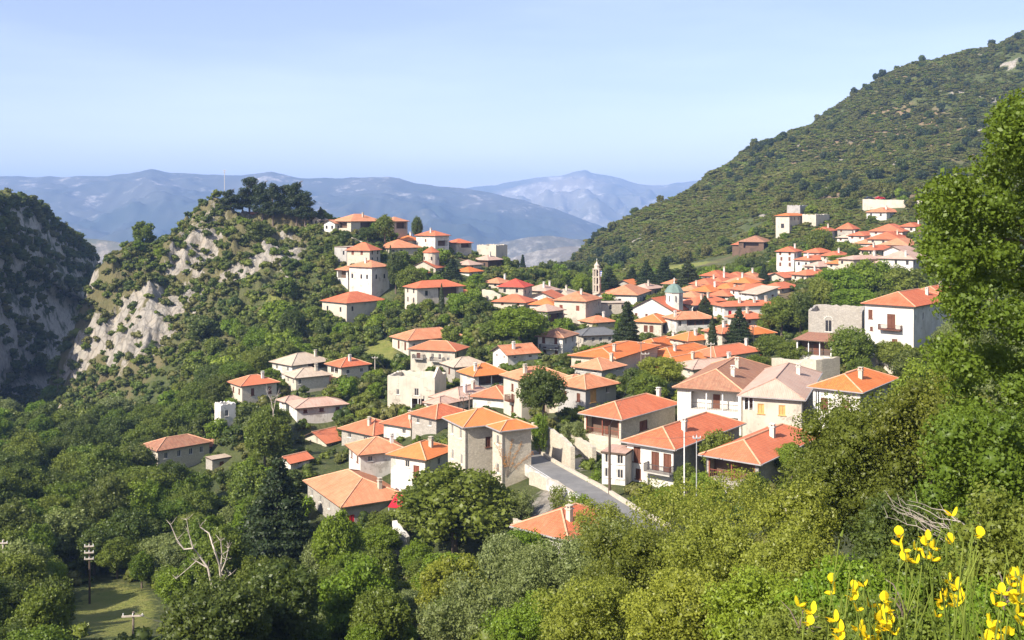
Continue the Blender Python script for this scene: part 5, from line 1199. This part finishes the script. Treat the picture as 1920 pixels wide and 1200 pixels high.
def short(l):
    for s_ in (' with ', ' in front ', ' beside ', ' behind ', ' touching ', ' half ', ' uphill ', ' highest ', ' just ', ' below '):
        i = l.find(s_)
        if i > 12: 
            l2 = l[:i]
            if sum(1 for m_ in marks if m_[2].startswith(l2)) == 1: return l2
    return ' '.join(l.split()[:9])
size_w = lambda s: 'small' if s < .6 else 'tall' if s > .9 else 'mid-sized'
counts = {}; ordw = ['nearest', 'second', 'third', 'fourth', 'fifth', 'sixth', 'seventh', 'eighth', 'ninth', 'tenth', 'eleventh', 'twelfth']
def where(px, py, what):
    m_ = min(marks, key=lambda q: (q[0]-px)**2+(q[1]-py)**2*1.5); dx, dy = px-m_[0], py-m_[1]
    if abs(dx) > abs(dy)*1.6: w_ = 'right of' if dx > 0 else 'left of'
    elif abs(dy) > abs(dx)*1.6: w_ = 'below' if dy > 0 else 'above'
    else: w_ = ('lower ' if dy > 0 else 'upper ')+('right of' if dx > 0 else 'left of')
    k_ = (what, w_, m_[2]); i = counts.get(k_, 0); counts[k_] = i+1
    o_ = '' if i == 0 else ordw[min(i, 11)]+' '
    lb = f"{o_}{what} {w_} the {short(m_[2])}"; wd = lb.split()
    return ' '.join(wd[:16])
for t in sorted(vis[:NI], key=lambda t: t[1]):
    x, y, z, s, n_ = t; px, py = proj((x, y, z+4*s)); mt = matfor(px, y, n_); i = random.randrange(6)
    kx = random.uniform(.9, 1.15)
    put_tree('broadleaf_tree', BT[i], (x, y, z), (s*kx, s*kx, s*random.uniform(.85, 1.15)), random.uniform(0, 6.28), mt, where(px, py, f"{size_w(s)} {tname(mt)} leafy tree"), 'tree', 'leafy trees of the valley and village')

# stuff: the rest of the wood and the scrub that nobody would count
def scatter(name, label, pts, meshes, mats):
    """one object per wood: points carrying scale, turn and pick, drawn with geometry nodes"""
    if not pts: return
    c_ = bpy.data.collections.new(name+'_kinds'); 
    for i, me in enumerate(meshes):
        for j, mt in enumerate(mats):
            m2 = me.copy(); m2.materials.clear(); m2.materials.append(LF[mt]); c_.objects.link(bpy.data.objects.new(f'{name}_kind', m2))
    me = bpy.data.meshes.new(name); a = np.array(pts, dtype=np.float32); me.vertices.add(len(a)); me.vertices.foreach_set('co', a[:, :3].ravel())
    at = me.attributes.new('scl', 'FLOAT_VECTOR', 'POINT'); at.data.foreach_set('vector', np.stack([a[:, 3], a[:, 3], a[:, 4]], 1).ravel())
    at = me.attributes.new('turn', 'FLOAT_VECTOR', 'POINT'); at.data.foreach_set('vector', np.stack([a[:, 5]*0, a[:, 5]*0, a[:, 5]], 1).ravel())
    at = me.attributes.new('pick', 'INT', 'POINT'); at.data.foreach_set('value', a[:, 6].astype(np.int32)); me.update()
    o = link(bpy.data.objects.new(name, me)); tag(o, label, None, None, 'stuff')
    g = bpy.data.node_groups.new(name, 'GeometryNodeTree'); g.interface.new_socket('Geometry', in_out='INPUT', socket_type='NodeSocketGeometry'); g.interface.new_socket('Geometry', in_out='OUTPUT', socket_type='NodeSocketGeometry')
    N = g.nodes; i_ = N.new('NodeGroupInput'); o_ = N.new('NodeGroupOutput'); ip = N.new('GeometryNodeInstanceOnPoints'); ci = N.new('GeometryNodeCollectionInfo')
    ci.inputs['Collection'].default_value = c_; ci.inputs['Separate Children'].default_value = True; ci.inputs['Reset Children'].default_value = True
    def na(nm, tp): q = N.new('GeometryNodeInputNamedAttribute'); q.data_type = tp; q.inputs['Name'].default_value = nm; return q.outputs[0]
    L = g.links; L.new(i_.outputs[0], ip.inputs['Points']); L.new(ci.outputs[0], ip.inputs['Instance']); ip.inputs['Pick Instance'].default_value = True
    L.new(na('pick', 'INT'), ip.inputs['Instance Index']); L.new(na('scl', 'FLOAT_VECTOR'), ip.inputs['Scale'])
    er = N.new('FunctionNodeEulerToRotation'); L.new(na('turn', 'FLOAT_VECTOR'), er.inputs[0]); L.new(er.outputs[0], ip.inputs['Rotation']); L.new(ip.outputs[0], o_.inputs[0])
    md = o.modifiers.new('scatter', 'NODES'); md.node_group = g
inst = set(id(t) for t in vis[:NI])
pk = lambda n_: random.randrange(n_)
fw = [(x, y, z-.4*s, s*random.uniform(.9, 1.15), s*random.uniform(.85, 1.15), random.uniform(0, 6.28), pk(9)) for (x, y, z, s, n_) in [t for t in trees if id(t) not in inst]]
scatter('woodland', 'mass of smaller leafy trees filling the village slopes and gorge', fw, FAR, ['mid', 'dark', 'lush'])
# scrub on the rocky hill, the slopes and between the houses
def sc(x, y):
    px = 960+F*x/y; a, b = region(px, y); n_ = float(fbm(np.array([x*.06]), np.array([y*.06]), 8, 4)[0])
    if mead(px, y): return
    rk_ = rock_at(px, y) if px < 640 and y > 318 else 0
    if rk_ > .45 and random.random() < .62: return
    if 60 <= px < 590 and 318 < y < 430: b = .99 if n_ > .42 else .7
    if random.random() > b: return
    s = random.uniform(.55, 1.3)*(1.25 if y > 200 else .9); z = hz(x, y)
    if not ok_spot(x, y, z, 1.5*s, 1.2*s, .12): return
    shr.append((x, y, z-.15, s, s*random.uniform(.8, 1.25), random.uniform(0, 6.28), pk(9)))
grid(66, 440, lambda y: 2.9 if y < 320 else 2.6, sc)
scatter('scrub', 'low dense scrub and bushes covering the slopes and rocky hill', shr, SHR, ['shrub', 'mid', 'dark'])
mt_ = []
xs = np.random.default_rng(3)
nn_ = 88000; dd = xs.uniform(425**2, 1080**2, nn_)**.5; pp = xs.uniform(860, 2020, nn_); XX = (pp-960)/F*dd; ZZ = Hgt(XX, dd); NN = fbm(XX*.03, dd*.03, 4, 4); N2 = fbm(XX*.1, dd*.1, 6, 3)
N3 = fbm(XX*.011+5, dd*.011, 14, 4)
for i in range(nn_):
    x, y, z = XX[i], dd[i], ZZ[i]; q = N3[i]*.45+NN[i]*.35+N2[i]*.2
    if q < .365 or mead(pp[i], y): continue
    if y < 520 and not ok_spot(x, y, z, 2.5, 1.6, .1): continue
    s = xs.uniform(.6, 1.3)+2.6*max(0, q-.47)/.15*xs.random()**1.5*.55
    mt_.append((x, y, z-.35*s, s*xs.uniform(1.0, 1.6), s*xs.uniform(.5, .85), xs.uniform(0, 6.28), int(xs.integers(9))))
scatter('scrub', 'dense evergreen scrub covering the mountain side on the right', mt_, SHR, ['shrub', 'shrub', 'mid'])
lt = []
for i in range(1100):
    y = random.uniform(440, 930); px = random.uniform(1000, 1960); x = (px-960)/F*y; z = hz(x, y)
    if float(fbm(np.array([x*.02]), np.array([y*.02]), 12, 3)[0]) < .5 or mead(px, y): continue
    if y < 520 and not ok_spot(x, y, z, 6, 3, .15): continue
    s = random.uniform(.45, .95); lt.append((x, y, z-.4, s, s*random.uniform(.9, 1.3), random.uniform(0, 6.28), pk(9)))
scatter('woodland', 'patches of dark trees on the mountain side above the village', lt, FAR, ['dark', 'pine', 'shrub'])
# scrub clinging to the far cliff and the gorge floor
cf = []
for i in range(5200):
    r0, c0 = random.randrange(0, 205), random.randrange(60, CL.shape[1]-8); p = CL[r0, c0]; nq = fbm(np.array([p[0]*.03]), np.array([p[2]*.03]), 2, 3)[0]
    if nq < .5 and r0 > 60: continue
    s = random.uniform(1.1, 2.6); cf.append((p[0], p[1]-.5, p[2]-.3, s, s, random.uniform(0, 6.28), pk(9)))
scatter('scrub', 'dark scrub clinging to the shaded cliff across the gorge', cf, SHR, ['dark', 'shrub', 'dark'])

# ------------------------------------------------------------------ dead trees
def dead_tree(px, pb, d, limbs, r, label):
    base = P(px, pb, d); root = empty('dead_tree', base); tag(root, label, 'tree')
    def seg(mb, pts, r0, r1):
        v = [P(a, b, d+c)-base for a, b, c in pts]
        for i in range(len(v)-1):
            t0, t1 = i/(len(v)-1), (i+1)/(len(v)-1); mb.tube(v[i], v[i+1], (r0+(r1-r0)*t0)*.72, (r0+(r1-r0)*t1)*.72, 7)
    for i, (pts, r0, r1) in enumerate(limbs):
        mb = MB(); seg(mb, pts, r0*r, r1*r); rr = random.Random(i)
        for j in range(12):
            a, b, c = pts[rr.randrange(1, len(pts))]; seg(mb, [(a, b, c), (a+rr.uniform(-14, 14), b-rr.uniform(3, 16), c+rr.uniform(-1, 1))], r1*r*.8, r1*r*.3)
        mb.build('trunk' if i == 0 else 'limb', M['dead'], root)
dead_tree(412, 1128, 97, [([(408, 1150, 0), (412, 1120, 0), (414, 1090, 0), (412, 1060, -.5), (405, 1040, -1), (398, 1020, 0), (392, 1000, 1), (375, 988, 1.5)], .2, .06), ([(405, 1122, 0), (397, 1100, 1), (390, 1065, 1), (372, 1040, 1), (362, 1028, 0), (345, 1030, 0), (332, 1012, 0), (320, 984, 0)], .16, .05),
    ([(414, 1065, 0), (416, 1040, 0), (414, 1015, 0)], .1, .05), ([(414, 1075, 0), (424, 1050, 0), (428, 1028, 0)], .1, .04), ([(416, 1100, 0), (424, 1082, 0), (434, 1076, 0)], .08, .03), ([(390, 1065, 1), (368, 1052, 1), (348, 1070, 1), (330, 1085, 1)], .09, .03), ([(362, 1028, 0), (354, 1000, 0), (350, 975, 0)], .07, .03)], 1.0, 'big bare dead tree with pale twisted limbs above the lower forest')
dead_tree(100, 1155, 112, [([(98, 1160, 0), (108, 1140, 0), (114, 1125, 0), (110, 1100, 0)], .12, .04), ([(108, 1138, 0), (95, 1128, 0), (82, 1108, 0)], .08, .03)], 1.0, 'small forked dead tree in the lower left corner')
dead_tree(58, 1160, 112, [([(58, 1160, 0), (54, 1130, 0), (50, 1110, 0)], .1, .05)], 1.0, 'short bare stump left of the forked dead tree')
dead_tree(470, 790, 190, [([(513, 795, 0), (512, 770, 0), (508, 750, 0), (500, 735, 0)], .14, .05), ([(512, 775, 0), (516, 755, 0), (520, 742, 0)], .1, .04)], .9, 'leafless pale tree below the far left houses')

# ------------------------------------------------------------------ near bushes and the big tree on the right
def big_plant(name, px, pc, d, wpx, hpx, leaf, per, mat, label, n=26, lob=.36, core=.5, cat='bush', seed=0, depth=None, trunk=True, flat=.4, thick=.5):
    cz = P(px, pc, d); rx, rz = wpx/2/F*d, hpx/2/F*d; z = hz(cz.x, cz.y); zb = min(z, cz.z-rz)
    root = empty(name, (cz.x, cz.y, zb)); tag(root, label, cat)
    subs = [(c+np.array([0, 0, 0]), r) for c, r in broad_subs(rx, rz, cz.z-zb, n, lob, seed+7)]
    me = veg_mesh('crown', subs, (5 if core == 0 else 10)/leaf**2, leaf, seed, core*.85, flat=flat, thick=thick); c = link(bpy.data.objects.new('crown', me), root); c.material_slots[0].link = 'OBJECT'; c.material_slots[0].material = LF[mat]
    me2 = trunk_mesh('trunk', max(.6, (cz.z-zb)*.7), max(.02, rx*.03), rx*.55, 8, seed, .03); link(bpy.data.objects.new('trunk', me2), root)
    NAMED.append((px, pc, label))
BP = """
leafy_bush 1840 880 24 230 260 .085 620 oak 3|leafy bush under the big foreground tree|22 .36 .5
olive_bush 1640 890 44 330 330 .10 600 rust 4|large dark olive evergreen bush in front of the orange roofed house|42 .3 .5
olive_bush 1745 800 42 200 220 .10 600 rust 5|upper right part bush between olive evergreen and foreground tree|22 .36 .5
olive_bush 1500 985 40 160 150 .09 560 olive 6|lower left olive bush before the grey gable wall|16 .4 .4
thin_bush 1260 975 62 200 150 .11 240 olive 7|sparse yellow green bush in front of the white coral roofed house|24 .32 0
thin_bush 1380 960 56 190 150 .10 230 olive 8|sparse bush before the grey stone house with porch|24 .32 0
thin_bush 1150 1035 58 150 140 .11 260 grey 9|thin grey green bush right of the low white house|18 .36 0
olive_bush 1190 1075 46 210 200 .09 540 rust 10|dark olive bush in the lower middle|26 .34 .45
olive_bush 1350 1070 40 240 170 .085 540 olive 11|broad olive yellow bush in the lower right middle|28 .33 .45
thin_bush 1050 1085 62 210 130 .11 420 grey 12|grey green bush below the low white house|20 .36 .4
olive_bush 1110 1165 40 240 150 .085 560 olive 13|olive bush at the bottom centre|24 .36 .5
olive_bush 1290 1165 30 240 150 .07 600 olive 14|fine leaved yellow bush at the bottom right of centre|26 .36 .5
leafy_bush 1440 1160 20 220 170 .055 640 lush 15|green bush at the bottom left of the yellow flowers|26 .36 .5
olive_bush 1500 1070 30 190 130 .065 620 olive 16|light olive bush behind the first yellow flowers|22 .36 .5
leafy_bush 1600 1150 14 250 190 .042 640 lush 17|dense green bush behind the lower flower cluster|28 .34 .55
leafy_bush 1760 1120 15 260 230 .045 640 mid 18|dense green bush behind the tall flower stems|28 .34 .55
leafy_bush 1900 1060 14 230 300 .045 640 mid 19|green bush with rusty leaves in the lower right corner|28 .34 .55
olive_bush 1690 1010 37 190 150 .09 560 dark 26|dark bush in the gap under the olive evergreen|18 .4 .5
thin_bush 975 1075 66 110 110 .12 380 grey 25|small grey green bush at the foot of the low white house|14 .4 .4
thin_bush 1130 985 96 110 90 .14 380 olive 31|light bush hanging over the lower end of the road|16 .4 .35
thin_bush 1085 955 112 60 60 .14 380 lush 32|little bright bush growing against the road parapet|10 .45 .4
thin_bush 1045 935 121 40 45 .14 380 mid 33|smaller bush growing at the upper part of the road parapet|8 .45 .4
leafy_bush 1135 905 128 60 50 .15 380 lush 34|rounded bush beside the road under the thick dark pole|10 .45 .5
leafy_bush 975 955 122 60 70 .15 380 grey 35|grey green bush between the huge round tree and the road|12 .42 .5
thin_bush 900 1165 70 220 130 .14 360 grey 20|pale grey green bush at the bottom left of centre|20 .36 .45
thin_bush 990 1180 55 150 110 .11 380 lush 21|bright green bush at the bottom centre left|16 .4 .45
leafy_bush 1880 1180 9 260 120 .03 640 lush 22|low leafy bush at the very bottom right corner|20 .36 .55
leafy_bush 1690 1200 9 260 110 .03 640 mid 23|low leafy bush at the bottom under the flowers|20 .36 .55
leafy_bush 1500 1215 12 230 90 .036 640 mid 24|low leafy bush at the bottom left of the flowers|16 .4 .55
""".strip().splitlines()
for ln in BP:
    a_, lb, e_ = ln.split('|'); q = a_.split(); n_, lo, co = e_.split()
    big_plant(q[0], *[float(v) for v in q[1:6]], float(q[6]), float(q[7]), q[8], lb, int(n_), float(lo), float(co), 'tree' if 'tree' in q[0] else 'bush', int(q[9]))
bs = [(178, 1875), (250, 1855), (300, 1795), (340, 1740), (400, 1708), (470, 1728), (540, 1762), (600, 1738), (660, 1718), (720, 1742), (800, 1765), (900, 1800), (970, 1840), (1010, 1880)]
r_ = np.random.default_rng(77); dT = 30.; p0 = P(1985, 1060, dT); zT = min(hz(p0.x, p0.y), p0.z); p0.z = zT; subs = []
for (a, b) in ((1895, 235), (1905, 300), (1872, 345), (1925, 205), (1840, 385), (1800, 410), (1945, 260), (1930, 360), (1880, 420), (1770, 470), (1830, 500)): v = P(a, b, dT+r_.uniform(-.8, .8)); subs.append((np.array([v.x-p0.x, v.y-p0.y, v.z-p0.z]), np.array([.75, .8, .7])))
while len(subs) < 160:
    y_ = r_.uniform(175, 1010); x_ = np.interp(y_, [q[0] for q in bs], [q[1] for q in bs]); px_ = x_+r_.random()**1.5*(2180-x_); rr_ = r_.uniform(.5, .85); rp = rr_*F/dT
    if px_-rp < x_-8 or y_-rp*.8 < 178+max(0, (1990-px_))*0: px_ += rp*.8
    if y_-rp*.8 < np.interp(px_, [1850, 1890, 1990, 2200], [300, 185, 60, 60]) and px_ < 1990: continue
    v = P(px_, y_, dT+r_.uniform(-2.6, 2.2)); subs.append((np.array([v.x-p0.x, v.y-p0.y, v.z-p0.z]), np.array([rr_, rr_, rr_*.75])))
for y_ in (30, 90, 130): v = P(2050, y_, dT); subs.append((np.array([v.x-p0.x, 0, v.z-p0.z]), np.array([1.1, 1.1, .9])))
bt = empty('leafy_tree', p0); tag(bt, 'big leafy foreground tree filling the right edge of the photo', 'tree')
c = link(bpy.data.objects.new('crown', veg_mesh('crown', subs, 13/.105**2, .105, 77, .38, flat=.35, thick=.6)), bt); c.material_slots[0].link = 'OBJECT'; c.material_slots[0].material = LF['oak']
link(bpy.data.objects.new('trunk', trunk_mesh('trunk', 9, .28, 3.4, 14, 3, .04)), bt)
# bare twigs in front of the dark gap
tw = empty('bare_branch', P(1745, 975, 20)); tag(tw, 'bare pale twigs sticking out under the big foreground tree', 'branch'); b0 = P(1745, 975, 20)
for i in range(9):
    mb = MB(); rr = random.Random(i+50); p = P(1790+rr.uniform(-10, 30), 1010+rr.uniform(-20, 20), 19.5); 
    for j in range(7):
        q = p+Vector((-rr.uniform(.12, .24), rr.uniform(-.05, .02), rr.uniform(.02, .16))); mb.tube(p-b0, q-b0, .014-.0016*j, .0125-.0016*j, 5)
        if rr.random() < .6: mb.tube(q-b0, q-b0+Vector((-rr.uniform(.05, .15), -.03, rr.uniform(.1, .25))), .006, .003, 4)
        p = q
    mb.build('twig', M['dead'], tw)

# ------------------------------------------------------------------ yellow broom in the foreground
k = NB('broom_petal'); v = k.noise(k.coord(), 30, 2); pet = k.col(k.mix(k.rng(v, .4, .6), (.86, .60, .01), (.90, .74, .02))); ft_ = k.n('BsdfTranslucent'); ft_.inputs[0].default_value = (.95, .7, .02, 1); fm_ = k.n('MixShader'); fm_.inputs[0].default_value = .35; k.l(k.b.outputs[0], fm_.inputs[1]); k.l(ft_.outputs[0], fm_.inputs[2]); k.l(fm_.outputs[0], k.out.inputs[0])
k = NB('broom_stem'); stm = k.col(k.mix(k.rng(k.noise(k.coord(), 6, 2), .4, .6), (.09, .13, .015), (.16, .20, .03)))
def petal(mb, c, fwd, up, L_, wd, cup):
    side = fwd.cross(up).normalized(); n_ = 4; rows_ = []
    for i in range(n_+1):
        t = i/n_; w_ = wd*math.sin(math.pi*min(.95, .12+t*.83))**.7; ctr = c+fwd*L_*t+up*cup*L_*(t*t)
        rows_.append((ctr-side*w_+up*w_*.35, ctr, ctr+side*w_+up*w_*.35))
    for i in range(n_):
        for j in range(2): mb.poly([rows_[i][j], rows_[i][j+1], rows_[i+1][j+1], rows_[i+1][j]])
def blossom(root, p, s, rr):
    mb = MB(); a = rr.uniform(0, 6.28); f = Vector((math.cos(a), math.sin(a)*.6-.4, rr.uniform(-.1, .5))).normalized(); up = Vector((0, 0, 1)); up = (up-f*up.dot(f)).normalized(); sd_ = f.cross(up)
    petal(mb, p, (up+f*.25).normalized(), -f, s*1.05, s*.52, .25)          # standard
    for q in (-1, 1): petal(mb, p, (f+sd_*q*.35).normalized(), (up+sd_*q*.5).normalized(), s*.85, s*.24, .15)   # wings
    petal(mb, p, (f-up*.35).normalized(), (up*-1), s*.8, s*.2, -.3)            # keel
    return mb
def broom(px, d, stems, label, seed):
    rr = random.Random(seed); b_ = P(px, HOR+1.75/d*F, d); root = empty('broom_plant', b_); tag(root, label, 'flower')
    stems = list(stems)+[(px+rr.gauss(0, 55), rr.uniform(1010, 1180), 0) for _ in range(7)]
    for (tx, ty, fl) in stems:
        dt = d+rr.uniform(-.12, .12); tip = P(tx, ty, dt)-b_; st = Vector((rr.uniform(-.06, .06)+tip.x*.25, rr.uniform(-.05, .05), -.1)); mb = MB(); pr = st
        path = []
        for i in range(1, 13):
            t = i/12; q = st.lerp(tip, t)+Vector((tip.x*.0+.05*math.sin(t*3.1)*(1 if tip.x > 0 else -1), 0, 0)); mb.tube(pr, q, .0034*(1-.6*(i-1)/12), .0034*(1-.6*i/12), 6); pr = q; path.append(q)
        for i in (5, 7, 9, 10): q = path[i]; mb.tube(q, q+Vector((rr.uniform(-.05, .05), rr.uniform(-.03, .03), rr.uniform(.05, .14))), .0018, .001, 4)
        if rr.random() < .6:
            for q in range(3):
                c0 = path[-1-q]+Vector((rr.uniform(-.008, .008), 0, rr.uniform(0, .01))); mb.tube(c0, c0+Vector((rr.uniform(-.008, .008), 0, .014)), .0035, .0012, 5)
        sm = mb.build('stem', stm, root)
        for j in range(fl):
            t = j*.021; p = path[-1]-Vector((rr.uniform(-.016, .016), rr.uniform(-.01, .01), t+rr.uniform(0, .006)))
            blossom(root, p, rr.uniform(.019, .026), rr).build('blossom', pet, root)
broom(1590, 2.3, [(1513, 1132, 3), (1570, 1090, 2), (1600, 1105, 3), (1625, 1095, 1), (1640, 1130, 3), (1655, 1125, 4), (1575, 1160, 3), (1665, 1150, 3), (1645, 1165, 3), (1630, 1190, 2), (1610, 1180, 2)], 'yellow broom with clustered blossoms, left one at the bottom right', 3)
broom(1750, 2.5, [(1697, 1000, 2), (1722, 1015, 3), (1735, 1010, 3), (1705, 1030, 2), (1780, 962, 1), (1787, 1015, 1), (1792, 1090, 4), (1765, 1110, 4), (1800, 1100, 3), (1755, 1050, 1), (1770, 1000, 0), (1815, 1060, 0), (1730, 1060, 0)], 'tall yellow broom with long green stems and scattered blossoms', 5)
broom(1880, 2.2, [(1826, 1000, 1), (1887, 1075, 4), (1905, 1090, 4), (1915, 1080, 3), (1855, 1160, 3), (1870, 1175, 3), (1918, 1130, 3), (1890, 1190, 2), (1880, 1110, 2)], 'yellow broom with large blossoms cut by the right edge', 9)
